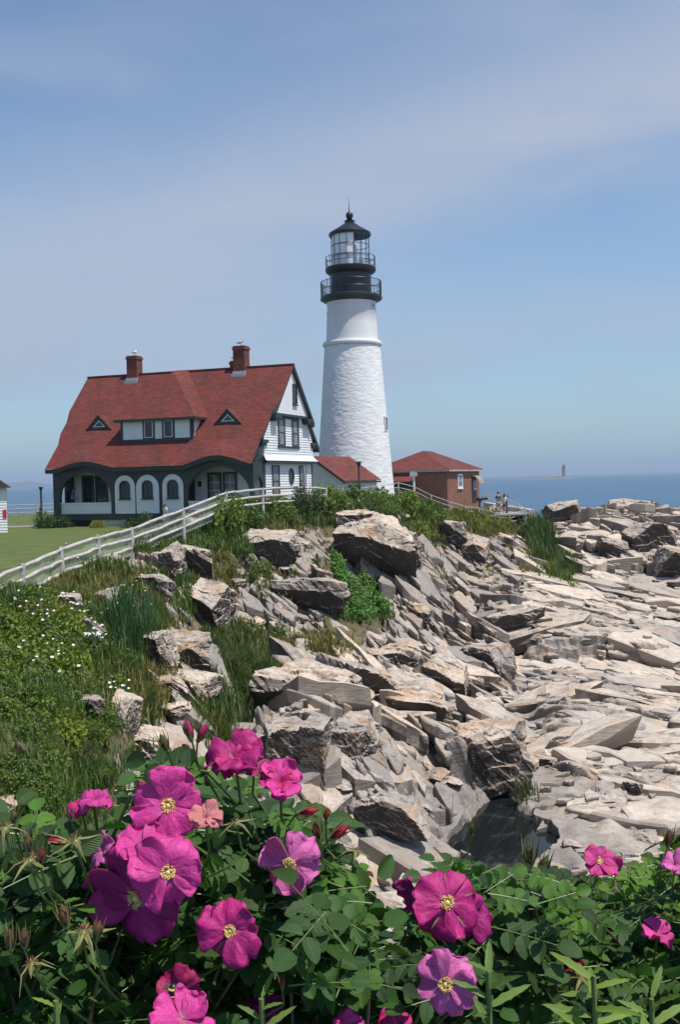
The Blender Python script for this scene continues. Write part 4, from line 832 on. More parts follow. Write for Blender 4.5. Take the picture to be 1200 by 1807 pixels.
# ================================================================ ROCKS, PLANTS AND SMALL THINGS ON THE CLIFF
def ico(sub):
    bm = bmesh.new(); bmesh.ops.create_icosphere(bm, subdivisions=sub, radius=1); v = np.array([q.co[:] for q in bm.verts]); f = np.array([[w.index for w in t.verts] for t in bm.faces]); bm.free(); return v, f
ICO = {k: ico(k) for k in (3, 4, 6)}
def rock(name, c, dims, rz=0, seed=1, sub=6, cuts=12, under=.0, ncut=.16, rough=1.0, extra=(), label=None, group=None, cat='boulder'):
    rg = np.random.default_rng(seed); d, f = ICO[sub]; pl = []
    for ax in range(3):
        for s_ in (-1, 1):
            n = np.zeros(3); n[ax] = s_; n += rg.normal(0, ncut, 3); pl.append((n/np.linalg.norm(n), 1.0))
    for i in range(cuts):
        n = rg.normal(0, 1, 3); n /= np.linalg.norm(n); pl.append((n, rg.uniform(1.02, 1.30)))
    if under: n = np.array([-.25, -1, -under]); pl.append((n/np.linalg.norm(n), .80-.45*under))
    for n, h in extra: n = np.array(n, float); pl.append((n/np.linalg.norm(n), h))
    r = np.full(len(d), 9.)
    for n, h in pl: k = d@n; r = np.minimum(r, np.where(k > .02, h/np.maximum(k, .02), 9))
    p = d*r[:, None]*np.array(dims)/2; q = p+rg.uniform(0, 50, 3)
    m = min(dims); a = q[:, 0]+.7*q[:, 2]; b = q[:, 1]-.6*q[:, 2]
    fc = facet(a/(m*.33), (b+.8*q[:, 2])/(m*.16), seed, .5, (0, 0), .07, .05)*m*.075+facet(a/(m*.13), b/(m*.11), seed+5, .6, (0, 0), .08, .08)*m*.035+facet(q[:, 0]/(m*.5)+q[:, 1]/(m*.7), q[:, 2]/(m*.22), seed+9, .5, (0, 0), .07, .06)*m*.075
    p = p+d*(fc+fbm(a*2.5, b*2.5, seed, 4)*m*.035)[:, None]*rough
    cc, ss = math.cos(rz), math.sin(rz); p = p@np.array([[cc, ss, 0], [-ss, cc, 0], [0, 0, 1]])
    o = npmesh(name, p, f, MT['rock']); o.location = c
    return tag(o, label, cat, group)
# px centre, py centre, width px, height px, depth in heights, turn, undercut, label
BL = [(548,1243,205,112,1.1,-12,.75,'largest dark faced overhanging boulder above the row of three blocks'),
 (640,1225,120,85,1.2,20,.5,'brown streaked boulder directly right of the big overhanging boulder'),
 (503,1316,68,72,1.2,12,.1,'left tan block of the three squared blocks under the overhang'),
 (558,1322,46,88,1.1,-8,.05,'narrow middle block wedged between the two wider squared blocks'),
 (624,1324,86,96,1.1,-10,.0,'widest squared grey block, right end of the row of three under the overhang'),
 (722,1262,100,90,1.2,15,.5,'dark shadowed boulder midway between the squared blocks and the dark cleft'),
 (850,1335,105,105,1.2,35,.1,'smooth tan slanting boulder just above the tide pool'),
 (655,968,135,88,1.2,-15,.6,'big black faced boulder high on the slope below the tower'),
 (705,975,60,66,1.2,10,.5,'black faced boulder touching the right side of the big one below the tower'),
 (632,925,86,40,1.4,10,.1,'low cream boulder in the shrubs right under the tower'),
 (698,922,56,44,1.2,-20,.3,'cream topped block right of the low cream boulder under the tower'),
 (545,1056,116,62,1.2,5,.6,'dark hollow fronted boulder left of the ivy patch'),
 (470,970,110,50,1.2,25,.4,'brown ledge boulder below the yellow green shrub on the fence corner'),
 (738,1085,38,36,1.2,15,.0,'single pale squarish block lying right of the ivy patch'),
 (238,1006,86,60,1.1,25,.1,'broad cream boulder just below the fence on the left slope'),
 (272,1042,62,46,1.1,-15,.6,'cream boulder with dark shaded underside, lower one of the left outcrop'),
 (302,998,40,58,1.1,-10,.1,'upright cream boulder right of the broad cream boulder'),
 (345,1000,56,60,1.2,20,.5,'dark fronted boulder under the fence bend'),
 (372,1078,54,80,1.2,-20,.6,'tall dark fronted boulder on the left rock rib'),
 (335,1165,70,70,1.3,15,.2,'layered pale rock in the middle of the left rock rib'),
 (352,1220,60,60,1.3,-20,.3,'pale rock lowest on the left rock rib'),
 (252,1318,96,46,1.4,5,.1,'flat pale slab lying just above the rose leaves at left'),
 (150,1248,66,34,1.3,0,.2,'small grey ledge half sunk in the greenery at left'),
 (122,1066,44,30,1.3,10,.1,'grey ledge half buried in dry grass just below the fence'),
 (186,1058,40,28,1.2,-15,.1,'small pale rock poking out between the grass left of the reeds'),
 (160,1120,44,34,1.3,15,.0,'pinkish rock in the grass right above the white pipe'),
 (218,1262,34,70,1.2,-10,.2,'narrow upright grey rock left of the feathery shrub'),
 (272,1150,60,60,1.3,-10,.1,'flaky pale ledge right of the reeds'),
 (300,1215,50,40,1.3,20,.1,'cracked pale rock just right of the feathery shrub'),
 (10,1428,64,44,1.3,0,.0,'pale rock at the left edge beside the rose hips'),
 (995,912,64,54,1.2,20,.3,'sharp grey boulder at the left end of the skyline rocks'),
 (1030,950,96,70,1.2,-25,.2,'tilted grey boulder below the left end of the skyline rocks'),
 (1112,912,130,64,1.1,10,.3,'biggest skyline boulder against the sea'),
 (1150,955,110,62,1.2,20,.2,'sloping pale boulder under the biggest skyline boulder'),
 (1085,975,70,50,1.2,-10,.5,'dark fronted boulder in the hollow under the skyline rocks'),
 (1185,1000,66,70,1.2,5,.5,'cracked brown boulder at the right edge below the skyline'),
 (838,985,44,62,1.2,-10,.4,'dark split boulder below the terrace railing'),
 (880,990,50,48,1.2,15,.4,'squat dark boulder under the terrace corner'),
 (800,950,50,44,1.2,0,.3,'small grey boulder in the turf left of the terrace'),
 (905,1105,80,46,1.2,10,.5,'dark fronted blocks at the head of the cleft'),
 (780,1200,86,66,1.2,-30,.4,'grey wedge shaped boulder left of the dark cleft'),
 (700,1170,80,56,1.2,25,.3,'grey boulder in the middle of the rocky slope'),
 (860,1170,70,60,1.2,-25,.3,'pale boulder against the left wall of the cleft'),
 (690,1440,120,60,1.3,-20,.2,'broad pale ledge between the roses and the tide pool')]
for i, (px, py, w, h, dk, rz, un, lab) in enumerate(BL):
    if px > 980 and py < 1010: w *= .8; h *= .8
    g = gpt(px, max(py+h*.30, 928) if px > 960 else py+h*.30); D = g.y; k = D/F; sz = (w*k*.98, h*k*dk*1.15, h*k*1.12); ctr = at(px, py, D+sz[1]*.16)
    blocky = i in (2, 3, 4); rock('boulder', ctr, sz, R_(rz), 100+i*3, 6, 5 if blocky else 13, un, .05 if blocky else .20, .75, label=lab)
# loose stones, copied from a few prototypes
protos = [rock('loose_stone', (0, 0, -50), (1, .8, .6), 0, 300+i, 4, 10, 0, .25, 1.0) for i in range(6)]
ok = (vegs < .3) & (YY > 22) & (YY < 86) & (np.abs(SS) < .36) & (basin < .05); cand = np.flatnonzero(ok.ravel()); n_ = 0
for k in RNG.choice(cand, 260, replace=False):
    q = PF[k]; px, py = proj(q[None])
    if px[0] > 880 and RNG.random() < .6: continue
    pr_ = protos[n_ % 6]; o = pr_ if n_ < 6 else pr_.copy()
    if n_ >= 6: S.collection.objects.link(o)
    s_ = RNG.uniform(.16, .42)*(1+.012*q[1]); o.location = q+[0, 0, s_*.12]; o.scale = (s_*1.5, s_*1.2, s_*RNG.uniform(.8, 1.3)); o.rotation_euler = (RNG.uniform(-.3, .3), RNG.uniform(-.3, .3), RNG.uniform(0, 6.28))
    tag(o, 'small loose stone broken off and lying on the cliff rock', 'stone', 'loose stones scattered over the cliff'); n_ += 1
# ---------------------------------------------------------------- leaves
def leafcloud(n, rad, leaf, seed, tint=(.75, 1.25), blobs=7, aspect=.55, hue=.12, up=.35, hollow=.55):
    rg = np.random.default_rng(seed); B = rg.normal(0, 1, (blobs, 3)); B /= np.linalg.norm(B, axis=1)[:, None]; B[:, 2] = np.abs(B[:, 2]); B = B*rg.uniform(.2, .62, (blobs, 1)); br = rg.uniform(.30, .52, blobs)
    k = rg.integers(0, blobs, n); d = rg.normal(0, 1, (n, 3)); d /= np.linalg.norm(d, axis=1)[:, None]; r = rg.uniform(hollow, 1.08, n)
    p = (B[k]+d*(br[k]*r)[:, None]); p[:, 2] = np.abs(p[:, 2]+.02); p *= np.array(rad)
    nn = d*.6+rg.normal(0, .55, (n, 3))+[0, 0, up]; nn /= np.linalg.norm(nn, axis=1)[:, None]
    t = np.cross(nn, rg.normal(0, 1, (n, 3))); t /= np.linalg.norm(t, axis=1)[:, None]; b = np.cross(nn, t); s = leaf*rg.uniform(.6, 1.3, n)[:, None]
    V = np.stack([p-t*s, p-b*s*aspect+nn*s*.18, p+t*s, p+b*s*aspect+nn*s*.18], 1).reshape(-1, 3)
    tn = rg.uniform(tint[0], tint[1], n)*(.85+.3*rg.random(blobs)[k]); c = np.stack([tn*(1+rg.normal(0, hue, n)), tn, tn*.9], -1).repeat(4, 0)
    return V, np.arange(4*n).reshape(-1, 4), np.clip(c, .1, 3)
MT['stem'] = M('stem_mat', rough=.8, fn=noisy((.07,.055,.03), (.14,.11,.06), 6, .3, .005))
def shrub(name, n, rad, leaf, seed, mul=(1, 1, 1), **kw):
    V, Fq, c = leafcloud(n, rad, leaf, seed, **kw); rg = random.Random(seed); root = empty(name, (0, 0, 0))
    npmesh('foliage', V, Fq, MT['foliage'], root, col=c*np.array(mul)); st = MB()
    for i in range(7):
        a = rg.uniform(0, 6.28); e = (math.cos(a)*rad[0]*.55*rg.random(), math.sin(a)*rad[1]*.55*rg.random(), rad[2]*rg.uniform(.5, .85)); st.tube([(0, 0, -.15), (e[0]*.4, e[1]*.4, e[2]*.5), e], [.02*rad[2]+.006, .012*rad[2]+.004, .004], 4)
    st.build('stems', MT['stem'], root); return root
KIND = {
 'leafy': shrub('leafy_shrub', 1150, (1, 1, .95), .070, 1, (1.0, .95, .75)),
 'bright': shrub('bright_green_shrub', 1150, (1, 1, 1.0), .078, 2, (1.6, 1.32, .75), tint=(.8, 1.35)),
 'dome': shrub('dome_shrub', 2200, (1, 1, .85), .034, 3, (.95, .95, .7), aspect=.4),
 'feather': shrub('feathery_shrub', 2600, (.8, .8, 1.35), .042, 4, (.85, .88, .8), aspect=.22, up=1.2, hollow=.1),
 'dark': shrub('dark_shrub', 2200, (1, 1, .8), .042, 5, (.42, .50, .55), aspect=.5),
 'tan': shrub('tan_leaved_shrub', 1400, (1, 1, .6), .045, 6, (2.1, 1.25, 1.0), hue=.3)}
used = set()
def put(kind, loc, sx, sz, label, group=None, cat='shrub', rz=None, sy=None):
    o = KIND[kind] if kind not in used else copy_tree(KIND[kind]); used.add(kind)
    o.location = loc; o.scale = (sx, sy or sx, sz); o.rotation_euler = (0, 0, RNG.uniform(0, 6.28) if rz is None else rz); return tag(o, label, cat, group)
ORD = ['first', 'second', 'third', 'fourth', 'fifth', 'sixth', 'seventh', 'eighth', 'ninth', 'tenth', 'eleventh', 'twelfth']
def patch(kinds, cx, cy, rx, ry, n, r0, r1, label, group, hs=1.0, sink=.05):
    """n shrubs over an ellipse of the ground, radii in metres; told apart by their row and place in it"""
    L = []
    for i in range(n):
        a = RNG.uniform(0, 6.28); q = math.sqrt(RNG.random()); px, py = cx+rx*q*math.cos(a), cy+ry*q*math.sin(a); L.append((py, px))
    L.sort(); nrow = max(1, round(math.sqrt(n/1.6))); per = math.ceil(n/nrow)
    for k in range(nrow):
        row = sorted(L[k*per:(k+1)*per], key=lambda t: t[1])
        for j, (py, px) in enumerate(row):
            g = gpt(px, py); r = RNG.uniform(r0, r1); where = (ORD[j]+' from the left') if j < 12 else 'last'
            put(kinds[RNG.integers(len(kinds))], g-Vector((0, 0, sink+r*.12)), r, r*hs*RNG.uniform(.8, 1.2), ('%s, %s in the %s row down' % (label, where, ORD[k])) if n > 5 else label, group)
def one(kind, px, pyb, wpx, hpx, label, D=None):
    """one shrub: bottom centre pixel, width and height in pixels"""
    g = gpt(px, pyb) if D is None else at(px, pyb, D); k = g.y/F; zs = {'feather': 1.35, 'dark': .8, 'dome': .85, 'tan': .6}.get(kind, 1.0)*.95
    return put(kind, g-Vector((0, 0, .06)), wpx*k/1.75, hpx*k/zs, label)
HS = lambda x, y, z=0: HO+HU*x+HV*y+Vector((0, 0, z))
for x, w, h, kd, lab in ((-14.2, 1.7, 1.55, 'dark', 'round dark green shrub below the left porch arch'), (-7.6, 1.55, 1.35, 'dark', 'dark green shrub under the arched windows, left of the girl'), (-5.2, 1.35, 1.35, 'dark', 'dark green shrub below the right end of the arched windows'), (-10.9, .95, .95, 'tan', 'low russet shrub between the two dark shrubs by the porch')):
    put(kd, HS(x, -7.1, -.1), w, h*1.3, lab)
one('bright', 398, 938, 74, 82, 'tall yellow green shrub swallowing the fence corner in front of the house')
one('leafy', 430, 925, 80, 50, 'leafy shrub with dark gaps right of the fence corner')
one('leafy', 490, 915, 70, 48, 'bushy shrub below the white gable wall')
one('dark', 545, 905, 90, 66, 'dark green shrub in front of the small white wing')
one('bright', 580, 880, 80, 40, 'pale leaved creeper below the small wing roof')
one('leafy', 640, 890, 100, 48, 'broad shrub hiding the foot of the lighthouse')
one('leafy', 590, 905, 90, 50, 'shrub left of the lamp post on the knoll')
one('dome', 660, 905, 100, 46, 'rounded shrub in front of the lighthouse foot')
one('bright', 716, 910, 60, 58, 'yellow green shrub where the knoll starts to fall right of the lighthouse')
one('bright', 735, 945, 50, 40, 'small yellow green shrub above the black faced boulder')
one('leafy', 770, 925, 60, 36, 'low shrub on the turf slope below the brick building')
one('dome', 150, 1372, 100, 100, 'rounded yellow green shrub above the red rose buds at left')
one('feather', 268, 1290, 66, 120, 'upright feathery shrub above the flat pale slab')
one('feather', 470, 1225, 66, 100, 'feathery dark bush above the big overhanging boulder')
one('feather', 500, 1385, 56, 74, 'small feathery bush in front of the left squared block')
one('leafy', 492, 1125, 56, 40, 'compact green bush on the rock left of the ivy patch')
one('leafy', 455, 1008, 60, 40, 'small bush under the brown ledge boulder')
one('bright', 330, 1070, 36, 50, 'small bright bush between the two left outcrops')
patch(['bright', 'bright', 'leafy'], 50, 1125, 120, 70, 44, .42, .8, 'bright shrub among the daisies', 'leafy shrubs on the upper left slope', 1.1)
patch(['leafy', 'bright', 'dome'], 80, 1235, 150, 70, 44, .38, .7, 'green shrub amid the left slope', 'shrubs of the left slope thicket')
patch(['leafy', 'dark', 'dome'], 40, 1370, 170, 90, 46, .3, .55, 'low shrub above the left roses', 'shrubs of the lower left thicket')
patch(['tan', 'leafy'], 30, 1380, 50, 30, 8, .3, .5, 'tan leaved shrub at left edge', 'tan tinged shrubs at the left edge')
patch(['feather', 'feather', 'dome'], 435, 1185, 80, 50, 16, .55, .95, 'dark feathery bush in rock hollow', 'feathery bushes in the rock hollow')
patch(['feather', 'leafy'], 215, 1150, 70, 60, 12, .4, .7, 'weedy bush beside the reeds', 'weedy bushes beside the reeds')
patch(['leafy', 'dome'], 300, 965, 60, 14, 8, .5, .9, 'low bush under the white fence', 'low bushes under the white fence')
patch(['leafy', 'dome', 'bright', 'dark'], 570, 890, 150, 16, 20, .6, 1.1, 'bush along the cliff top', 'bushes along the cliff top')
patch(['leafy', 'dome', 'bright'], 720, 905, 70, 30, 12, .5, .9, 'bush right of the lighthouse foot', 'bushes right of the lighthouse')
patch(['leafy', 'dome'], 820, 922, 70, 14, 8, .4, .8, 'low bush below the terrace railing', 'low bushes below the terrace railing')
patch(['leafy', 'dome', 'feather'], 380, 960, 50, 30, 8, .4, .7, 'weedy bush below the fence corner', 'weedy bushes below the fence corner')
patch(['leafy', 'dome', 'feather'], 560, 1000, 160, 60, 12, .15, .35, 'leafy tuft in a rock crack', 'small tufts in the rock cracks')
patch(['leafy', 'dome', 'feather'], 340, 1190, 60, 90, 12, .15, .35, 'small plant on left rock rib', 'small plants on the left rock rib')
# ivy like mat
def mat_patch(name, polys, n, leaf, mul, label, h=.35):
    Vs = []; cs = []; rg = RNG
    for pl in polys:
        xs = [p[0] for p in pl]; ys = [p[1] for p in pl]; c = 0
        while c < n:
            px, py = rg.uniform(min(xs), max(xs)), rg.uniform(min(ys), max(ys))
            if not inpoly(np.array([px]), np.array([py]), pl)[0]: continue
            c += 1; g = gpt(px, py); p = np.array(g)+rg.normal(0, .06, 3)+[0, 0, rg.uniform(.02, h)]; nn = rg.normal(0, .45, 3)+[-.1, -.3, 1]; nn /= np.linalg.norm(nn); t = np.cross(nn, rg.normal(0, 1, 3)); t /= np.linalg.norm(t); b = np.cross(nn, t); s = leaf*rg.uniform(.6, 1.3)
            Vs += [p-t*s, p-b*s*.7+nn*s*.15, p+t*s, p+b*s*.7+nn*s*.15]; v = rg.uniform(.6, 1.3); cs += [(mul[0]*v, mul[1]*v, mul[2]*v)]*4
    o = npmesh(name, np.array(Vs), np.arange(len(Vs)).reshape(-1, 4), MT['foliage'], col=np.array(cs)); return tag(o, label, 'ground cover', kind='stuff')
mat_patch('creeping_ground_cover', [[(595,1030),(640,1020),(705,1048),(690,1085),(650,1100),(600,1090)], [(585,985),(600,980),(612,1030),(598,1035)]], 3500, .075, (.85, 1.25, .8), 'bright green creeping plants filling the hollow right of the dark boulder', .5)
# grass
def grass(name, specs, label, cat='grass'):
    """specs: (cx, cy, rx, ry, blades, height, (r,g,b) tint)"""
    Vs = []; Fs = []; Cs = []; nb = 0
    for cx, cy, rx, ry, n, h, col in specs:
        a = RNG.uniform(0, 6.28, n); q = np.sqrt(RNG.random(n)); nt_ = max(8, n//14); ta = RNG.uniform(0, 6.28, nt_); tq = np.sqrt(RNG.random(nt_)); tuft = np.array([gpt(cx+rx*tq[i]*math.cos(ta[i]), cy+ry*tq[i]*math.sin(ta[i])) for i in range(nt_)])
        k = RNG.integers(0, nt_, n); p = tuft[k]+np.c_[RNG.normal(0, .16, (n, 2)), np.full(n, -.05)]; hh = h*RNG.uniform(.45, 1.2, n)*RNG.uniform(.6, 1.2, nt_)[k]; th = RNG.uniform(0, 6.28, n); ln = hh*RNG.uniform(.1, .55, n); w = np.full(n, .009)+.00042*p[:, 1]
        dx = np.c_[np.cos(th), np.sin(th), np.zeros(n)]; sd_ = np.c_[-np.sin(th), np.cos(th), np.zeros(n)]*w[:, None]; up = np.c_[np.zeros((n, 2)), np.ones(n)]
        m1 = p+up*(hh*.55)[:, None]+dx*(ln*.3)[:, None]; e = p+up*hh[:, None]+dx*ln[:, None]
        V = np.stack([p-sd_, p+sd_, m1+sd_*.8, m1-sd_*.8, e], 1); b = nb+np.arange(n)*5
        Fs.append(np.stack([b, b+1, b+2, b+3], -1)); Fs.append(np.stack([b+3, b+2, b+4, b+4], -1)); Vs.append(V.reshape(-1, 3)); nb += n*5
        v = RNG.uniform(.65, 1.35, n)[:, None]*np.array(col)*(1+RNG.normal(0, .1, (n, 3))); Cs.append(np.clip(v, .05, 5).repeat(5, 0))
    V = np.concatenate(Vs); C = np.concatenate(Cs); T = np.concatenate(Fs); tri = T[T[:, 2] != 0]
    f3 = np.concatenate([T[:, [0, 1, 2]], T[T[:, 2] != T[:, 3]][:, [0, 2, 3]]]); f3 = f3[(f3[:, 0] != f3[:, 1]) & (f3[:, 1] != f3[:, 2]) & (f3[:, 0] != f3[:, 2])]
    return tag(npmesh(name, V, f3, MT['grassblade'], col=C), label, cat, kind='stuff')
G_, T_, Y_ = (.72, .98, .65), (2.1, 1.45, 1.5), (1.5, 1.3, .85)
grass('grass', [(60,1090,130,50,3500,.34,G_), (90,1180,150,80,3500,.34,G_), (90,1300,160,110,3500,.26,G_), (60,1400,160,60,4000,.2,G_), (200,1120,80,80,4500,.45,G_), (290,1050,50,60,3000,.45,G_), (430,1170,95,75,6000,.5,(.75,.85,.7)), (380,1270,40,60,4000,.6,G_),
    (300,955,110,18,6000,.45,G_), (560,905,200,22,9000,.55,G_), (700,910,90,30,7000,.5,G_), (820,918,90,18,5000,.45,Y_), (60,1058,90,14,3500,.4,G_), (150,1010,80,20,3500,.4,G_), (640,1060,70,40,2000,.4,G_), (400,950,60,30,4000,.5,G_), (900,935,40,10,1500,.4,Y_)],
    'green grass growing over the left slope and along the cliff top')
grass('dry_grass', [(180,1035,90,30,5000,.4,T_), (110,1075,60,16,1500,.35,T_), (200,1180,80,80,1200,.45,T_), (560,1140,60,22,3500,.4,T_), (500,1150,60,30,2500,.4,T_), (380,1020,40,50,2500,.35,T_), (800,935,90,18,3500,.35,T_), (880,930,50,16,2000,.35,T_), (450,940,90,20,2500,.35,T_), (640,915,100,20,2000,.4,T_),
    (400,1290,50,30,2500,.5,T_), (260,1200,60,80,2500,.4,T_), (820,990,130,45,2600,.3,T_), (560,1010,120,60,2600,.3,T_), (480,1000,90,60,2000,.35,G_), (800,980,110,40,1500,.3,G_), (260,1090,50,30,2500,.4,T_), (930,975,14,40,900,.5,T_)],
    'straw coloured dry grass between the rocks and below the fence', 'grass')
grass('reeds', [(232,1130,42,36,1500,1.25,(.55,.95,1.0)), (958,968,22,34,1700,1.5,(.70,1.0,.7)), (985,1008,30,26,1500,.9,(1.0,1.2,.6)), (945,948,20,18,900,1.6,(.8,1.0,.8)), (962,985,34,46,900,1.1,(1.5,1.2,.9)), (405,1290,24,36,500,1.1,(.6,1.0,.8)), (927,1405,6,22,120,.6,(.8,.8,.5))],
    'tall upright blue green reeds in clumps on the cliff', 'reeds')
grass('bright_turf', [(1000,1030,24,10,2500,.3,(1.2,1.6,.6)), (975,1010,20,12,1200,.35,(1.1,1.5,.6))], 'vivid green turf at the foot of the reed gully', 'turf')
# daisies
m = MB(); m.tube([(0, 0, 0), (.02, 0, .25), (0, 0, .46)], [.006, .005, .004], 4); ds = m.build('stalk', M('stalk_mat', (.06,.12,.03), .7)); dr_ = empty('daisy', (0, 0, 0)); ds.parent = dr_
m = MB()
for i in range(11): a = 2*math.pi*i/11; m.add([(.01*math.cos(a-.4), .01*math.sin(a-.4), .46), (.045*math.cos(a-.24), .045*math.sin(a-.24), .468), (.05*math.cos(a+.2), .05*math.sin(a+.2), .468), (.01*math.cos(a+.4), .01*math.sin(a+.4), .46)], [(0, 1, 2, 3)])
m.build('petals', M('daisy_petal_mat', (.8,.8,.76), .6), dr_); MB().ball((0, 0, .465), .014, n=6).build('centre', M('daisy_centre_mat', (.6,.4,.03), .6), dr_)
first = True
for cx, cy, rx, ry, n in [(75,1105,46,24,16), (110,1130,36,20,9), (130,1108,20,22,9), (175,1125,20,20,9), (170,1165,24,12,8), (235,1065,26,6,8), (120,1215,60,30,9), (210,1255,16,6,8), (330,1235,22,16,10), (240,1100,40,30,7), (80,1190,70,30,8), (455,915,30,8,7), (150,1000,40,26,5)]:
    for i in range(n):
        a = RNG.uniform(0, 6.28); q = math.sqrt(RNG.random()); g = gpt(cx+rx*q*math.cos(a), cy+ry*q*math.sin(a)); o = dr_ if first else copy_tree(dr_); first = False
        s_ = RNG.uniform(.5, .8); o.location = g+Vector((0, 0, RNG.uniform(.25, .6))); o.scale = (s_, s_, s_); o.rotation_euler = (RNG.uniform(.2, .7), RNG.uniform(-.3, .3), RNG.uniform(-.5, .5)); tag(o, 'white daisy on a thin stalk in the grass of the slope', 'daisy', 'daisies on the slope')
g = gpt(155, 1146); m = MB(); n = Vector((.98, .1, -.03)); k = g.y/F; A = g+Vector((-20*k, 0, .32)); m.lathe([(.05, 0), (.13, 0), (.13, 40*k), (.15, 40*k), (.15, 44*k), (.10, 44*k), (.10, .02)], 16)
pp = m.build('drain_pipe', MT['white'], smooth=40); pp.location = A; pp.rotation_euler = (R_(0), R_(88), R_(4)); tag(pp, 'short white plastic pipe sticking out of the left slope', 'pipe')
# ---------------------------------------------------------------- fences
def wobble(a, b, rng, n=5, amp=.02):
    return [Vector(a).lerp(Vector(b), i/n)+Vector((rng.gauss(0, amp), rng.gauss(0, amp), rng.gauss(0, amp)))*(0 if i in (0, n) else 1) for i in range(n+1)]
def fence(pts, H, nr, label, name='fence', rr=.062, pr_=.085, mesh=0, mat='wood', grp=None, top=.93, gap=.37):
    rg = random.Random(len(pts)*7+int(H*10)); root = empty(name, pts[0], 0, label, 'fence', grp); o0 = Vector(pts[0]); Pn = [Vector(p)-o0 for p in pts]
    for p in Pn:
        m = MB(); m.tube([p+Vector((0, 0, -.5)), p+Vector((rg.gauss(0, .01), 0, H*.5)), p+Vector((rg.gauss(0, .02), 0, H))], [pr_*1.05, pr_, pr_*.92], 9); m.build('post', MT[mat], root, 50)
    for a, b in zip(Pn[:-1], Pn[1:]):
        for k in range(nr):
            z = H*top-gap*k; m = MB(); off = Vector((0, -.02, 0)); m.tube(wobble(a+Vector((0, 0, z))+off, b+Vector((0, 0, z))+off, rg, 6, .014 if rr > .05 else .003), [rr*x for x in (.7, 1, 1.08, 1.0, 1.05, .95, .7)], 8); m.build('rail', MT[mat], root, 60)
        if mesh and Pn.index(a) < mesh:
            m = MB(); L = (b-a).length; zt = H*top-.05; zb_ = .08; st = .10; n = int((L+zt)/st); d = (b-a)/L; bk = Vector((0, .10, 0))
            for i in range(-int((zt-zb_)/st), int(L/st)):
                for sg in (1, -1):
                    # diagonal wire from the bottom to the top, clipped to the bay
                    s0 = i*st; s1 = s0+(zt-zb_); za, zb2 = zb_, zt
                    if s0 < 0: za = zb_-s0; s0 = 0
                    if s1 > L: zb2 = zt-(s1-L); s1 = L
                    if s1-s0 < .05: continue
                    if sg < 0: s0, s1 = L-s0, L-s1
                    p0 = a+d*s0+bk+Vector((0, 0, za)); p1 = a+d*s1+bk+Vector((0, 0, zb2)); u = (p1-p0).normalized(); nrm = u.cross(Vector((0, 1, 0))).normalized()*.0032
                    m.add([p0-nrm, p0+nrm, p1+nrm, p1-nrm], [(0, 1, 2, 3)])
            m.build('wire_mesh', MT['mesh'], root)
    return root
MT['mesh'] = M('galvanised_wire_mat', (.50,.55,.50), .5); MT['galv'] = M('grey_rail_mat', rough=.6, fn=noisy((.40,.40,.39), (.55,.55,.53), 2, .1, .003))
fence([tuple(p) for p in FENCE], 1.2, 3, 'weathered white post and rail fence with wire mesh climbing along the lawn edge', mesh=6)
def gz(px, py, D, H): p = at(px, py, D); return (p.x, p.y, p.z-H)
fence([gz(x, y, D, 1.05) for x, y, D in [(575,862,66),(620,862,68),(665,857,70),(703,851,72),(731,858,74),(761,873,76),(795,885,78.5),(822,893,80),(846,896,81.5),(874,904,83),(899,906,84),(927,900,85.5)]], 1.05, 3, 'grey rail fence running down from the lighthouse to the terrace corner', 'fence', .028, .045, 0, 'galv', None, .96, .33)
fence([gz(x, y, D, 1.05) for x, y, D in [(929,899,87),(915,888,91),(893,880,94),(872,871,97),(855,863,99)]], 1.05, 3, 'grey railing on the seaward side of the terrace behind the two visitors', 'fence', .028, .045, 0, 'galv', None, .96, .33)
fence([gz(x, y, 98, 1.1) for x, y in [(-60,893),(-15,892),(27,890),(65,889),(100,888)]], 1.1, 3, 'distant grey rail fence on the far side of the lawn', 'fence', .045, .07, 0, 'wood')
# terrace, path, steps
tp = [at(x, y, D) for x, y, D in [(838,892,84),(925,918,84.5),(934,905,88),(905,893,93),(868,882,97),(845,883,96)]]
z0 = CZ-3.32; MB().prism([(p.x, p.y, z0) for p in tp], (0, 0, .1)).build('terrace', MT['gravel'])['kind'] = 'structure'
MB().poly([(-70, 66, CZ-2.712), (-26, 67.5, CZ-2.712), (-19, 69, CZ-2.712), (-19, 71, CZ-2.712), (-26, 71, CZ-2.712), (-70, 70, CZ-2.712)]).build('path', MT['gravel'])['kind'] = 'structure'
wl = MB(); a = at(853, 880, 97); b = at(934, 912, 88.5); n = Vector((.25, .3, 0))
wl.prism([(a.x, a.y, CZ-4.5), (b.x, b.y, CZ-5.5), (b.x, b.y, CZ-3.0), (a.x, a.y, CZ-2.5)], (.6, .6, 0)); tag(wl.build('retaining_wall', MT['concrete']), 'low pale concrete wall edging the terrace on the seaward side', 'wall')
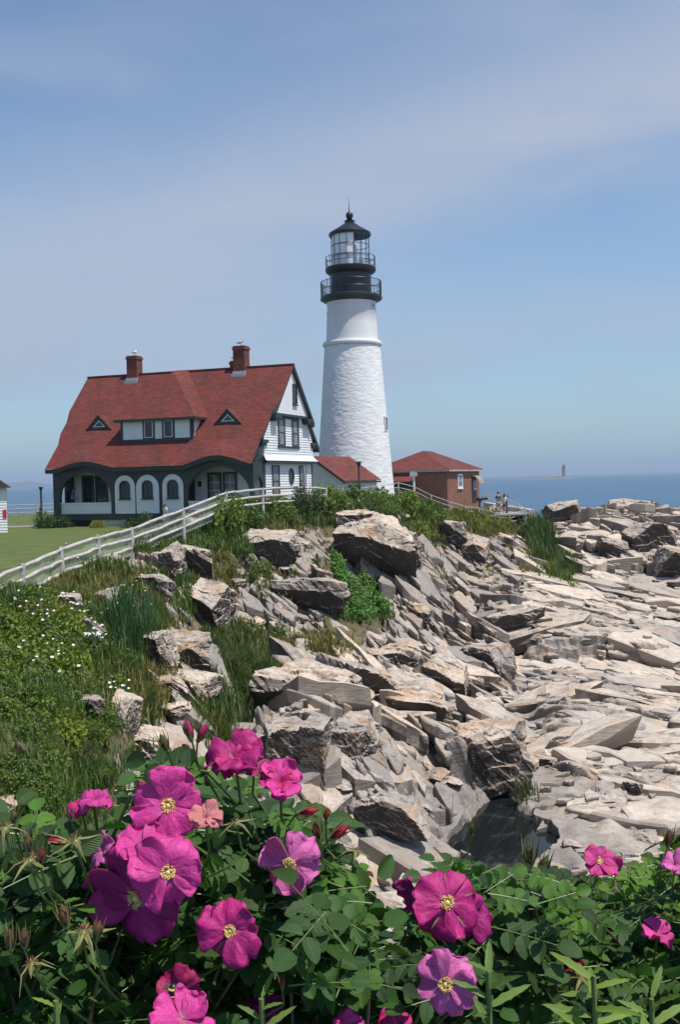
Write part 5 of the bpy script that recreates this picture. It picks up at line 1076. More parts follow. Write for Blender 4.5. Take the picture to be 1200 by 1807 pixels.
# ---------------------------------------------------------------- lamp posts and poles
def post(name, px, pt, D, zb, label, mat, r=.06, cap=None, cat='lamp'):
    t = at(px, pt, D); base = Vector((t.x, t.y, CZ+zb)); h = t.z-base.z; root = empty(name, base, 0, label, cat)
    MB().tube([(0, 0, -.3), (0, 0, h-.1)], r, 10).build('pole', MT[mat], root, 50)
    if cap == 'disc': MB().lathe([(.02, h-.22), (r*1.6, h-.2), (r*1.7, h-.05), (.20, h-.03), (.20, h+.03), (.02, h+.05)], 14).build('lamp_head', MT['black' if mat != 'white' else 'white'], root, 40)
    if cap == 'box': m = MB(); m.prism([(-.28, -.2, h-.28), (.22, -.2, h-.28), (.28, -.2, h-.02), (-.05, -.2, h+.1), (-.3, -.2, h)], (0, .4, 0)); m.build('lamp_hood', MT['lead'], root)
    return root
MT['brown'] = M('brown_post_mat', (.06,.04,.03), .6); MT['grey'] = M('grey_post_mat', (.30,.29,.28), .6); MT['yellow'] = M('yellow_post_mat', (.5,.30,.05), .6); MT['dgrey'] = M('dark_post_mat', (.06,.06,.065), .5)
post('lamp_post', 633, 816, 64, -1.7, 'dark bollard lamp on the knoll in front of the lighthouse', 'dgrey', .075, 'disc')
post('lamp_post', 730, 834, 76, -2.1, 'pale post with a hooded lamp right of the lighthouse foot', 'white', .09, 'box')
post('lamp_post', 72, 860, 84, -2.75, 'brown bollard lamp standing left of the house', 'brown', .085, 'disc')
post('pole', 536.5, 820, 59, -1.7, 'slim bare grey pole in front of the white gable', 'grey', .085, None, 'pole')
post('marker_post', 70, 893, 69, -2.75, 'short yellow marker post beside the path', 'yellow', .045, None, 'post')
# ---------------------------------------------------------------- viewers on the terrace
vb = at(847, 901, 86); vb.z = z0+.1; root = empty('binocular_viewer', vb, R_(10), 'black coin operated viewer on a pedestal at the corner of the brick building', 'viewer')
MB().lathe([(.26, 0), (.24, .04), (.08, .08), (.07, .95), (.12, 1.0), (.12, 1.06)], 14).build('pedestal', MT['black'], root, 40)
m = MB(); m.ball((0, 0, 1.28), .24, (1.25, .8, .85), 12); m.tube([(.15, 0, 1.34), (.62, 0, 1.36)], [.12, .15], 12); m.tube([(-.2, 0, 1.3), (-.38, 0, 1.28)], [.10, .07], 10); m.build('head', MT['black'], root, 50)
m = MB(); m.tube([(.621, 0, 1.36), (.66, 0, 1.36)], [.155, .155], 12); m.build('hood', MT['black'], root, 40)
vb = at(894.5, 905, 87.5); vb.z = z0+.1; root = empty('viewer_post', vb, 0, 'slim black post with a small sloping plate beside the woman on the terrace', 'post')
MB().box(-.06, .06, -.06, .06, 0, 1.35).build('post', MT['black'], root); m = MB(); m.prism([(-.18, -.12, 1.351), (.18, -.12, 1.351), (.18, .14, 1.5), (-.18, .14, 1.5)], (0, 0, .06)); m.build('plate', MT['dgrey'], root)
# ---------------------------------------------------------------- people and gulls
def skin(name, V, E, Rd, mat, parent, sub=1, root=0):
    me = bpy.data.meshes.new(name); me.from_pydata([Vector(v) for v in V], E, []); o = link(bpy.data.objects.new(name, me)); md = o.modifiers.new('s', 'SKIN'); md.use_smooth_shade = True
    for i, r in enumerate(Rd): me.skin_vertices[0].data[i].radius = r if isinstance(r, tuple) else (r, r)
    me.skin_vertices[0].data[root].use_root = True
    sb = o.modifiers.new('u', 'SUBSURF'); sb.levels = sub; sb.render_levels = sub
    dg = bpy.context.evaluated_depsgraph_get(); m2 = bpy.data.meshes.new_from_object(o.evaluated_get(dg)); bpy.data.objects.remove(o); m2.materials.clear(); m2.materials.append(mat)
    for p in m2.polygons: p.use_smooth = True
    q = link(bpy.data.objects.new(name, m2)); q.parent = parent; return q
MT['skin'] = M('skin_mat', (.50,.29,.20), .5)
def person(loc, h, rz, label, shirt, legs, hair, skirt=None, arms=((.30, -.05, .86), (-.30, -.05, .86)), lean=0, long_hair=False, hat=None, hands_up=False, stride=.06):
    k = h/1.75; root = empty('person', loc, rz, label, 'person'); root.scale = (k, k, k)
    el = [(.24, .02, 1.10), (-.24, .02, 1.10)]
    V = [(0, 0, .95), (0, 0, 1.12), (0, -lean*.5, 1.33), (0, -lean, 1.47), (0, -lean-.01, 1.55), (0, -lean-.02, 1.63), (0, -lean-.02, 1.70),
         (.17, -lean, 1.42), el[0], arms[0], (-.17, -lean, 1.42), el[1], arms[1],
         (.09, 0, .88), (.10, -stride, .48), (.10, stride*.5, .08), (.10, -.14+stride*.5, .03), (-.09, 0, .88), (-.10, stride, .48), (-.10, stride*1.5, .08), (-.10, -.14+stride*1.5, .03)]
    E = [(0, 1), (1, 2), (2, 3), (3, 4), (4, 5), (5, 6), (3, 7), (7, 8), (8, 9), (3, 10), (10, 11), (11, 12), (0, 13), (13, 14), (14, 15), (15, 16), (0, 17), (17, 18), (18, 19), (19, 20)]
    Rr = [(.15, .11), (.13, .10), (.16, .11), (.09, .08), .055, (.078, .095), (.07, .085), .055, .042, .032, .055, .042, .032, .085, .058, .042, .035, .085, .058, .042, .035]
    skin('body', V, E, Rr, MT['skin'], root)
    mm = {c: (M(c[0]+'_cloth_mat', c[1], .8)) for c in {shirt, legs} if c}
    skin('shirt', [V[0], V[1], V[2], (0, -lean, 1.44), V[7], (.22, -.0, 1.22), V[10], (-.22, -.0, 1.22)], [(0, 1), (1, 2), (2, 3), (3, 4), (4, 5), (3, 6), (6, 7)], [(.165, .13), (.16, .125), (.185, .135), (.10, .09), .078, .068, .078, .068], mm[shirt], root)
    if skirt: MB().lathe([(.15, 1.02), (.18, .92), (.27, skirt), (.25, skirt), (.14, 1.0)], 16).build('skirt', mm[legs], root, 60)
    else: skin('shorts', [(0, 0, .96), (.09, 0, .88), (.10, -.03, .56), (-.09, 0, .88), (-.10, .03, .56)], [(0, 1), (1, 2), (0, 3), (3, 4)], [(.165, .13), .11, .095, .11, .095], mm[legs], root)
    hm = M('hair_mat', hair, .6); hb = MB(); hb.ball((0, -lean+.012, 1.68), .103, (.95, 1.05, 1.0), 10)
    if long_hair: hb.ball((0, -lean+.07, 1.55), .10, (.9, .6, 1.5), 8)
    hb.build('hair', hm, root, 80)
    m = MB(); m.ball((.033, -lean-.112, 1.665), .010); m.ball((-.033, -lean-.112, 1.665), .010); m.build('eyes', MT['black'], root)
    for s_, a in zip((1, -1), arms):
        m = MB(); a = Vector(a)
        for i in range(4): m.tube([a+Vector((s_*(.012-.01*i), -.02+.016*i-.02, -.04)), a+Vector((s_*(.016-.01*i), -.035+.016*i-.02, -.085)), a+Vector((s_*(.006-.01*i), -.045+.016*i-.015, -.115+.006*abs(i-1.5)))], [.010, .009, .007], 6)
        m.tube([a+Vector((-s_*.005, -.03, -.02)), a+Vector((-s_*.02, -.06, -.06))], [.011, .008], 6); m.build('hand', MT['skin'], root, 60)
    if hat: MB().lathe([(.17, 1.735), (.17, 1.745), (.10, 1.75), (.095, 1.80), (.02, 1.82)], 14).build('cap', MT['white'], root, 40)
    return root
person(HS(-14.35, -4.75, .86), 1.72, R_(100), 'person in a blue shirt leaning on the railing in the left porch arch', ('blue', (.05,.12,.30)), ('navy', (.03,.04,.08)), (.05,.03,.02), arms=((.12, -.34, 1.02), (-.12, -.34, 1.02)), lean=.12)
gp = at(291, 890, 64); person((gp.x, gp.y, CZ-2.72), 1.42, R_(140), 'girl in a white and blue dress with long brown hair walking past the porch', ('white', (.65,.65,.72)), ('pale_blue', (.45,.52,.72)), (.13,.05,.03), skirt=.5, long_hair=True)
pm = at(880, 905, 87); person((pm.x, pm.y, z0+.1), 1.85, R_(15), 'man in a dark blue shirt and khaki shorts standing on the terrace', ('dark_blue', (.06,.08,.16)), ('khaki', (.36,.32,.24)), (.05,.035,.025), arms=((.10, -.26, 1.16), (-.10, -.26, 1.16)))
pm = at(890.5, 905, 87); person((pm.x, pm.y, z0+.1), 1.66, R_(160), 'woman in a white top and brown shorts with dark hair beside the viewer post', ('cream', (.66,.62,.58)), ('brown', (.16,.10,.07)), (.04,.02,.015), long_hair=True, arms=((.14, -.26, 1.2), (-.14, -.26, 1.2)))
MT['gullgrey'] = M('gull_wing_mat', (.38,.39,.41), .7); MT['gullwhite'] = M('gull_body_mat', (.75,.75,.74), .7)
def gull(loc, rz, label):
    r = empty('seagull', loc, rz, label, 'gull'); z = .12
    skin('body', [(-.22, 0, z+.10), (-.10, 0, z+.11), (.03, 0, z+.14), (.12, 0, z+.21), (.155, 0, z+.29), (.20, 0, z+.292), (-.36, 0, z+.09)], [(0, 1), (1, 2), (2, 3), (3, 4), (4, 5), (0, 6)], [(.05, .035), (.085, .075), (.095, .085), (.055, .055), (.045, .045), (.022, .02), (.03, .01)], MT['gullwhite'], r)
    for s_ in (-1, 1):
        skin('wing', [(.06, s_*.075, z+.17), (-.12, s_*.085, z+.15), (-.34, s_*.03, z+.12)], [(0, 1), (1, 2)], [(.045, .02), (.055, .02), (.02, .012)], MT['gullgrey'], r); MB().tube([(-.01, s_*.035, 0), (0, s_*.035, z+.07)], .009, 5).build('leg', M('gull_leg_mat', (.5,.25,.2), .6), r)
    MB().tube([(.22, 0, z+.292), (.285, 0, z+.28)], [.014, .004], 6).build('beak', MT['yellow'], r); return r
gull(HS(-3.85, 0, 11.85), R_(-25), 'white gull standing on the tall right chimney'); gull(HS(-4.9, 1.3, 11.05), R_(-20), 'white gull standing on the small low chimney'); gull(HS(-12.1, 0, 11.7), R_(60), 'white gull settled on the left chimney')

# thin sea haze: pale even air that lets far things fade
hm = bpy.data.materials.new('haze_mat'); hm.use_nodes = True; nt = hm.node_tree; nt.nodes.clear(); ou = nt.nodes.new('ShaderNodeOutputMaterial'); pv = nt.nodes.new('ShaderNodeVolumePrincipled')
pv.inputs['Color'].default_value = (.62,.76,.95, 1); pv.inputs['Density'].default_value = .00016; pv.inputs['Anisotropy'].default_value = .1; nt.links.new(pv.outputs[0], ou.inputs['Volume'])
hb_ = MB().box(-41000, 41000, -300, 51000, -40, 110).build('haze', hm); hb_['kind'] = 'stuff'
# ================================================================ ROSE BUSHES IN THE FOREGROUND
SILX = [-60,0,60,120,180,240,280,315,350,400,450,520,560,620,650,700,760,800,830,880,930,980,1050,1100,1150,1200,1270]
SILY = [1440,1460,1460,1500,1480,1420,1365,1330,1330,1370,1390,1450,1490,1580,1650,1690,1600,1520,1510,1560,1550,1550,1565,1545,1505,1478,1455]
def petal_fn(nt, b):
    L = nt.links; a = nd(nt, 'ShaderNodeVertexColor', layer_name='tint'); uv = nt.nodes.new('ShaderNodeUVMap'); s = nt.nodes.new('ShaderNodeSeparateXYZ'); L.new(uv.outputs[0], s.inputs[0])
    mp = nd(nt, 'ShaderNodeMapping', i_Scale=(26, 2.0, 1)); L.new(uv.outputs[0], mp.inputs[0]); n = noise(nt, mp.outputs[0], 1.0, 3, .5)
    mp2 = nd(nt, 'ShaderNodeMapping', i_Scale=(5, 3.0, 1)); L.new(uv.outputs[0], mp2.inputs[0]); n2 = noise(nt, mp2.outputs[0], 1.0, 4, .6)
    c = mix(nt, 1.0, a.outputs[0], ramp(nt, n, [(.3, grey(.78)), (.7, grey(1.12))]), 'MULTIPLY')
    L.new(c, b.inputs['Base Color']); p = bump(nt, b, n, .25, .0012); bump(nt, b, n2, .6, .006, p)
    t = nt.nodes.new('ShaderNodeBsdfTranslucent'); L.new(mix(nt, 1.0, c, (1.25,.8,.9), 'MULTIPLY'), t.inputs[0]); ms = nt.nodes.new('ShaderNodeMixShader'); ms.inputs[0].default_value = .30
    L.new(b.outputs[0], ms.inputs[1]); L.new(t.outputs[0], ms.inputs[2]); L.new(ms.outputs[0], nt.nodes['Material Output'].inputs[0])
MT['petal'] = M('rose_petal_mat', rough=.55, fn=petal_fn)
MT['stamen'] = M('stamen_mat', rough=.6, fn=noisy((.75,.45,.08), (.85,.68,.30), 200, 0, .001)); MT['pistil'] = M('pistil_mat', (.72,.66,.30), .6)
MT['sepal'] = M('sepal_mat', rough=.6, fn=noisy((.10,.13,.035), (.26,.20,.07), 60, .3, .001)); MT['hip'] = M('hip_mat', (.12,.17,.045), .45); MT['dry'] = M('dry_stamen_mat', rough=.8, fn=noisy((.18,.08,.035), (.42,.25,.12), 200, 0, .001))
MT['cane'] = M('cane_mat', rough=.75, fn=noisy((.07,.075,.03), (.15,.11,.06), 20, .4, .002)); MT['lance'] = M('lance_leaf_mat', rough=.5, fn=leaf_fn((.17,.27,.045), veins=True))
def basis(n, ref=None):
    n = np.array(n, float); n /= np.linalg.norm(n); r = np.array(ref if ref is not None else (0, 0, 1.0)); t = np.cross(r, n)
    if np.linalg.norm(t) < 1e-3: t = np.cross((0, 1., 0), n)
    t /= np.linalg.norm(t); return t, np.cross(n, t), n
NU, NV = 5, 9
_u, _v = np.meshgrid(np.linspace(-1, 1, NU), np.linspace(0, 1, NV)); _u = _u.ravel(); _v = _v.ravel()
_w = np.sin(np.pi*np.clip(_v, 0, 1)**.82)**.62; _w = _w*(1+.10*(np.arange(NU*NV)//NU % 2)*(np.abs(_u) > .9))
LQ = (lambda ix: np.stack([ix[:-1, :-1], ix[:-1, 1:], ix[1:, 1:], ix[1:, :-1]], -1).reshape(-1, 4))(np.arange(NU*NV).reshape(NV, NU)); LUV = np.c_[_u*.5*_w+.5, _v]
def leaflet(o, d, n, L, Wd, rg):
    d = d/np.linalg.norm(d); s = np.cross(d, n); s /= np.linalg.norm(s)+1e-9; n2 = np.cross(s, d)
    x = _u*_w*Wd/2; cv = rg.uniform(.05, .4); z = np.abs(x)*rg.uniform(.15, .6)-L*cv*(_v**2)*.6+L*.018*np.sin(_v*np.pi*9-np.abs(_u)*3)*(np.abs(_u) > .2)
    y = _v*L*(1-.12*cv)
    return o+np.outer(x, s)+np.outer(y, d)+np.outer(z, n2)
FLOW = []   # (px, py, radius px, depth) kept free of leaves
def bush_leaves(name, parent, x0, x1, d0, d1, n, seed, size, fresh=.2, base_y=1830):
    rg = np.random.default_rng(seed); Vs, Fs, Cs, Us = [], [], [], []; nb = 0; st = MB(); ends = []; c = 0
    tmpl = NU*NV
    while c < n:
        px = rg.uniform(x0, x1); top = np.interp(px, SILX, SILY)+rg.uniform(-16, 14); q = rg.random()
        py = top+(base_y-top)*q**1.0; D = d0+(d1-d0)*rg.random()**1.0
        if q < .12: D = d0+(d1-d0)*rg.uniform(.1, .8)
        bad = False
        for fx_, fy_, fr, fd in FLOW:
            if math.hypot(px-fx_, py-fy_) < fr+48 and D < fd+.06: bad = True; break
        if bad: continue
        c += 1
        o = np.array(at(px, py, D)); a = rg.uniform(0, 2*np.pi); d = np.array([math.cos(a), math.sin(a)*.8-.15, rg.uniform(-.35, .45)]); d /= np.linalg.norm(d)
        n_ = rg.normal(0, .38, 3)+np.array([.12, -.42, 1.0]); n_ -= d*(n_@d); n_ /= np.linalg.norm(n_); s = np.cross(d, n_)
        k = size*rg.uniform(.7, 1.2); R = k*2.9; br = rg.uniform(.45, 1.3)
        isf = rg.random() < fresh*(1.8 if q < .25 else .7); tint = np.array([1.9, 1.75, 1.0])*rg.uniform(.8, 1.2) if isf else np.array([br*rg.uniform(.85, 1.15), br, br*rg.uniform(.8, 1.2)])
        if isf: k *= .8; R = k*2.4
        o = o-d*R*.5; rp = [o+d*R*t-n_*R*.10*t*t for t in (0, .33, .66, 1)]
        st.tube(rp, [.0011, .0010, .0008, .0006], 4, m=1, caps=False); ends.append(rp[0])
        npair = 3 if rg.random() < .75 else 2
        for t_, ang in [(.30+.62*i/npair, 1) for i in range(npair)]:
            for sg in (-1, 1):
                dd = d*rg.uniform(.30, .6)+s*sg*1.0-n_*rg.uniform(-.05, .3); Lf = k*rg.uniform(.85, 1.08)*(.85+.25*t_)
                Vs.append(leaflet(o+d*R*t_-n_*R*.10*t_*t_+s*sg*.001, dd, n_+s*sg*rg.uniform(-.15, .25), Lf, Lf*rg.uniform(.60, .74), rg)); Cs.append(np.tile(tint*rg.uniform(.88, 1.12), (tmpl, 1))); Fs.append(LQ+nb); Us.append(LUV); nb += tmpl
        Vs.append(leaflet(rp[-1], d-n_*.15, n_, k*1.08, k*.74, rg)); Cs.append(np.tile(tint, (tmpl, 1))); Fs.append(LQ+nb); Us.append(LUV); nb += tmpl
    npmesh(name, np.concatenate(Vs), np.concatenate(Fs), MT['roseleaf'], parent, smooth=True, uv=np.concatenate(Us), col=np.concatenate(Cs))
    ro = [Vector((at(rg.uniform(x0, x1), 1600, (d0+d1)/2).x, rg.uniform(d0+.2, d1+.1), CZ-1.75)) for _ in range(9)]
    for e in ends[::6]:
        e = Vector(e); r = min(ro, key=lambda q: (q-e).length+rg.uniform(0, .4)); m_ = r.lerp(e, .5)+Vector((rg.normal(0, .05), rg.normal(0, .05), .12)); m2 = m_.lerp(e, .55)+Vector((rg.normal(0, .02), 0, .03))
        st.tube([r, m_, m2, e], [.008, .005, .003, .002], 5, caps=False)
    st.build('stems', [MT['cane'], MT['hip']], parent, 60)
GU, GV = 11, 10
gu, gv = np.meshgrid(np.linspace(-1, 1, GU), np.linspace(0, 1, GV)); gu = gu.ravel(); gv = gv.ravel(); GQ = (lambda ix: np.stack([ix[:-1, :-1], ix[:-1, 1:], ix[1:, 1:], ix[1:, :-1]], -1).reshape(-1, 4))(np.arange(GU*GV).reshape(GV, GU))
def petal(parent, fr, ang, L, cup, rg, col, wide=1.0, ruf=1.0, off=0.0, name='petal'):
    t, b, n = fr[:3]; d = t*math.cos(ang)+b*math.sin(ang); s = np.cross(n, d)
    wv = (.14+.86*np.sin(np.pi/2*np.clip(gv/.78, 0, 1))**1.15)*np.where(gv > .78, np.sqrt(np.clip(1-((gv-.78)/.24)**2*.75, 0, 1)), 1)
    notch = rg.uniform(.04, .17)*np.exp(-((gu-rg.uniform(-.2, .2))/.2)**2)+.025*np.sin(gu*9+rg.uniform(0, 6))*np.clip((gv-.8)/.2, 0, 1)
    x = gu*wv*L*.60*wide; rr = L*(gv-notch-.13*gu**2*gv)
    th = cup-(cup*.9+rg.uniform(-.35, .6))*gv*.9; dz = np.sin(th); dr = np.cos(th)
    z = rr*dz+L*.05; r = rr*dr+L*.05
    ph = rg.uniform(0, 6.28, 4); z = z+ruf*L*(.13*np.sin(gu*2.6+ph[0]+gv)*gv**1.3+.085*np.sin(gu*6.3+ph[1]+gv*3)*gv**2+.045*np.sin(gv*8+gu*2+ph[2])*gv)+L*.28*gu**2*gv*rg.uniform(-.5, 1.0)+off*L; x = x*(1+.12*np.sin(gv*5+ph[3]))
    V = np.outer(r, d)+np.outer(x, s)+np.outer(z, n)
    tip = gv[:, None]; c = np.array(col)*(1+.12*(tip-.5))*rg.uniform(.88, 1.08); w0 = np.clip(1-gv/.16, 0, 1)[:, None]; c = c*(1-w0*.7)+np.array([.85, .55, .45])*w0*.7
    o = npmesh(name, V, GQ, MT['petal'], parent, smooth=True, uv=np.c_[gu*.5+.5, gv], col=c)
    sd_ = o.modifiers.new('thickness', 'SOLIDIFY'); sd_.thickness = .0006; return o
PINK = (.70, .055, .34); HOT = (.66, .025, .22); PALE = (.74, .17, .48)
def flower(parent, px, py, dia, D, n, cup=.35, seed=1, col=PINK, label=None, petals=5, stam=True, ruf=1.0, wide=1.0, arc=None, rot=None, double=False):
    rg = np.random.default_rng(seed); c = np.array(at(px, py, D)); L = dia/2*D/F*.98; t, b, nn = basis(n); fr = (t, b, nn, c)
    e = empty('flower', tuple(c)); e.parent = parent
    if label: e['label'] = label
    fr = (t, b, nn, np.zeros(3)); a0 = rg.uniform(0, 6.28) if rot is None else rot
    for i in range(petals):
        a = a0+2*math.pi*i/petals+rg.normal(0, .16) if arc is None else arc[0]+(arc[1]-arc[0])*i/max(1, petals-1)
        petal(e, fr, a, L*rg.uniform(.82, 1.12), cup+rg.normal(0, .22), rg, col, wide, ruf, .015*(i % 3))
    if double:
        for i in range(4): petal(e, fr, a0+.6+2*math.pi*i/4, L*.72, cup+.5+rg.normal(0, .12), rg, HOT, .9, ruf*1.3, .03)
    if stam:
        m = MB(); k = L
        for i in range(110):
            a = rg.uniform(0, 6.28); q = rg.uniform(.10, .20)*k; h = rg.uniform(.06, .14)*k; rt = Vector(t*math.cos(a)+b*math.sin(a)); nv = Vector(nn); p0 = rt*q*.45+nv*k*.06; p1 = rt*q+nv*(h+.05*k)
            m.tube([p0, p1], [.0004, .0003], 3, caps=False); m.ball(p1, .00075, n=4)
        m.build('stamens', MT['stamen'], e); m = MB(); m.ball((0, 0, 0), k*.075, n=8); o = m.build('pistil', MT['pistil'], e, 80); o.location = Vector(nn)*k*.10
    m = MB(); nv = Vector(nn); m.ball(-nv*L*.13, L*.13, n=8)
    for i in range(5):
        a = 2*math.pi*i/5+.3; rt = Vector(t*math.cos(a)+b*math.sin(a)); sv = nv.cross(rt); w = L*.07; m.add([-nv*L*.04-sv*w, -nv*L*.04+sv*w, rt*L*.45-nv*L*.06+sv*w*.6, rt*L*.8-nv*L*.0, rt*L*.45-nv*L*.06-sv*w*.6], [(0, 1, 2, 3, 4)])
    m.build('calyx', MT['sepal'], e, 60)
    cw_ = Vector(c); e2 = cw_+Vector((rg.normal(0, .06), .16, -.16)); m = MB(); m.tube([Vector((0, 0, 0))-nv*L*.2, -nv*L*.7+Vector((0, .02, -.04)), e2-cw_], [.0016, .0018, .002], 6); m.build('flower_stem', MT['hip'], e, 60)
    FLOW.append((px, py, dia*.46, D)); return e
def bud(parent, px, py, h, D, ang, col=HOT, kind='bud', seed=1, label=None):
    """h px long, ang = lean in the picture from upright (radians)"""
    rg = np.random.default_rng(seed); c = at(px, py, D); e = empty(kind, c); e.parent = parent
    if label: e['label'] = label
    H = h*D/F; ax = Vector((math.sin(ang), -.15, math.cos(ang))).normalized(); t, b, nn = [Vector(q) for q in basis(ax)]
    m = MB()
    if kind != 'rose_hip':
        pr = [(0, .25), (.11, .32), (.17, .48), (.16, .66), (.09, .85), (.01, 1.0)]; N_ = 12; vs = []
        for j, (r, z) in enumerate(pr): vs += [(t*math.cos(a)+b*math.sin(a))*r*H*(1+.18*math.sin(3*a+j*1.1))+ax*z*H-ax*H*.5 for a in [2*math.pi*i/N_ for i in range(N_)]]
        V = np.array([v[:] for v in vs]); cc = np.tile(np.array(col), (len(V), 1))*(np.random.default_rng(seed).uniform(.8, 1.15, (len(V), 1)))
        ix = np.arange(len(V)).reshape(-1, N_); q4 = np.stack([ix[:-1], np.roll(ix[:-1], -1, 1), np.roll(ix[1:], -1, 1), ix[1:]], -1).reshape(-1, 4)
        npmesh('petals', V, q4, MT['petal'], e, True, uv=np.c_[np.tile(np.linspace(0, 1, N_), len(pr)), np.repeat(np.linspace(0, 1, len(pr)), N_)], col=cc)
    m = MB(); hr = .16 if kind == 'rose_hip' else .10; hb = -ax*H*(.42 if kind != 'rose_hip' else .15); m.ball(hb+ax*H*.08, H*hr, n=8); m.build('hip', MT['hip'], e, 80)
    m = MB()
    for i in range(5):
        a = 2*math.pi*i/5+rg.normal(0, .2); rt = t*math.cos(a)+b*math.sin(a); sv = ax.cross(rt).normalized(); w = H*.055
        if kind == 'rose_hip': p = [hb+ax*H*.2, hb+rt*H*.35+ax*H*.12, hb+rt*H*.68+ax*H*rg.uniform(-.35, .15)]
        else: sp = rg.uniform(.12, .34); p = [hb+ax*H*.12+rt*H*.08, hb+ax*H*.5+rt*H*(.13+sp*.3), hb+ax*H*rg.uniform(.85, 1.2)+rt*H*sp]
        m.add([p[0]-sv*w, p[0]+sv*w, p[1]+sv*w*.9, p[2], p[1]-sv*w*.9], [(0, 1, 2, 3, 4)]); m.tube(p, [w*.7, w*.5, w*.15], 4)
    m.build('sepals', MT['sepal'], e, 70)
    if kind == 'rose_hip':
        m = MB()
        for i in range(36): d = Vector(rg.normal(0, 1, 3)).normalized(); d = (d+ax*.7).normalized(); m.tube([hb+ax*H*.15, hb+ax*H*.15+d*H*rg.uniform(.14, .26)], [H*.008, H*.010], 3)
        m.build('dried_stamens', MT['dry'], e)
    m = MB(); m.tube([hb, hb-ax*H*.4+Vector((0, .02, -.02)), Vector((rg.normal(0, .03), .10, -.12))], [.0012, .0014, .0016], 5); m.build('bud_stem', MT['hip'], e, 60); return e
def gb(px, Y, lab): return empty('rose_bush', (at(px, 1700, Y).x, Y, CZ-1.72), 0, lab, 'rose bush', 'wild rose bushes along the near cliff edge')
# bushes are built in world space, so their roots sit at the origin of the scene's ground
def bush(lab, px, Y):
    e = link(bpy.data.objects.new('rose_bush', None)); e.location = (0, 0, 0); return tag(e, lab, 'rose bush', 'wild rose bushes along the near cliff edge')
A = bush('tall rose bush at left with the big cluster of magenta blooms', 300, 1.4)
B = bush('low rose bush at the bottom centre between the left cluster and the pair of blooms', 640, 1.6)
C = bush('rose bush right of centre carrying the pair of blooms and the drooping bloom', 850, 1.8)
Dd = bush('rose bush filling the lower right corner with few blooms', 1120, 2.0)
flower(A, 299, 1421, 132, 1.13, (-.05, -1, .35), .45, 3, PINK, 'upper open bloom of the left cluster', rot=.3, wide=1.1)
flower(A, 297, 1538, 132, 1.05, (.12, -1, .30), .25, 4, PINK, 'open bloom with the pale centre in the middle of the left cluster', rot=1.2, wide=1.05)
flower(A, 246, 1580, 180, 1.10, (-.45, -.8, -.15), .35, 5, (.46,.02,.20), 'shaded bloom hanging at the lower left of the cluster', rot=1.6, wide=1.1)  # petal colour darkened to stand for shade
flower(A, 250, 1497, 100, 1.10, (-.1, -.7, .9), .75, 6, PINK, 'cupped bloom wedged inside the left cluster', stam=False)
flower(A, 184, 1503, 66, 1.12, (-.5, -.6, .6), .9, 7, PALE, 'half hidden pink bloom at the left edge of the cluster', stam=False, petals=4)
flower(A, 167, 1418, 62, 1.18, (.2, -.35, 1), 1.35, 8, PINK, 'half open upright bloom at far left', stam=False)
flower(A, 142, 1424, 44, 1.2, (-.3, -.4, 1), 1.4, 9, HOT, 'small half open bloom left of the upright one', stam=False, petals=4)
flower(A, 363, 1446, 56, 1.10, (0, -.5, 1), 1.4, 10, (.66,.24,.24), 'faded salmon bloom right of the cluster', stam=False, petals=6, ruf=1.6, wide=1.3)
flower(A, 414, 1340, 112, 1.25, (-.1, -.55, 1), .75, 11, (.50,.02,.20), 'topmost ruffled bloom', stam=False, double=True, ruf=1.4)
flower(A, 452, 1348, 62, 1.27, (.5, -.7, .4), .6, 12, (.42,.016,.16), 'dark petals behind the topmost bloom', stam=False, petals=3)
flower(A, 496, 1382, 84, 1.25, (.15, -.8, .8), .8, 13, PINK, 'rosette shaped bloom right of the topmost one', stam=False, double=True, ruf=1.2)
flower(A, 514, 1522, 122, 1.18, (-.35, -1, .05), .20, 14, PALE, 'pale pink open bloom right of the cluster', rot=.9)
flower(A, 407, 1641, 116, 1.10, (-.05, -1, .25), .35, 15, (.58,.026,.24), 'open bloom with the bright yellow ring of stamens', rot=.5, wide=1.1)
flower(A, 316, 1746, 84, 1.10, (-.1, -.9, .35), .75, 16, (.40,.012,.11), 'shade darkened bloom holding the bumblebee', rot=0)  # bloom lies in shade, painted as a darker red
flower(A, 322, 1800, 120, .98, (.1, -.55, 1), .75, 17, PINK, 'bloom cut by the bottom edge of the picture', stam=False)
flower(B, 470, 1775, 76, 1.25, (.1, -.6, .5), .8, 18, (.35,.01,.16), 'dark bloom sunk in the leaves at the bottom', stam=False)  # magenta deepened in the petals as painted shade
flower(B, 612, 1812, 60, 1.15, (0, -.5, 1), .8, 19, PINK, 'pink petal tips at the bottom edge', stam=False)
flower(B, 700, 1808, 64, 1.2, (0, -.5, 1), .9, 20, HOT, 'magenta bloom at the bottom edge right of centre', stam=False)
flower(B, 672, 1632, 18, 1.5, (0, -.5, 1), 1.2, 21, PINK, 'tiny pink bud bloom', stam=False, petals=4)
flower(C, 789, 1592, 134, 1.28, (.05, -.95, .45), .35, 22, (.56,.02,.22), 'left bloom of the pair with the yellow centre', rot=.2, wide=1.05)
flower(C, 826, 1617, 96, 1.33, (.4, -.9, .1), .35, 23, (.50,.02,.22), 'right bloom of the pair turned to the side', rot=-.8)
flower(C, 737, 1585, 84, 1.36, (-.8, -.6, .1), .5, 24, (.48,.04,.26), 'petals of a bloom seen from behind at the left of the pair', stam=False, petals=4)
flower(C, 790, 1736, 140, 1.15, (-.5, -.9, .35), .30, 25, PALE, 'drooping open bloom low on the bush', rot=1.0)
flower(Dd, 1057, 1520, 72, 1.75, (0, -.8, .8), .7, 26, (.62,.05,.27), 'small cupped bloom against the rocks', rot=.4)
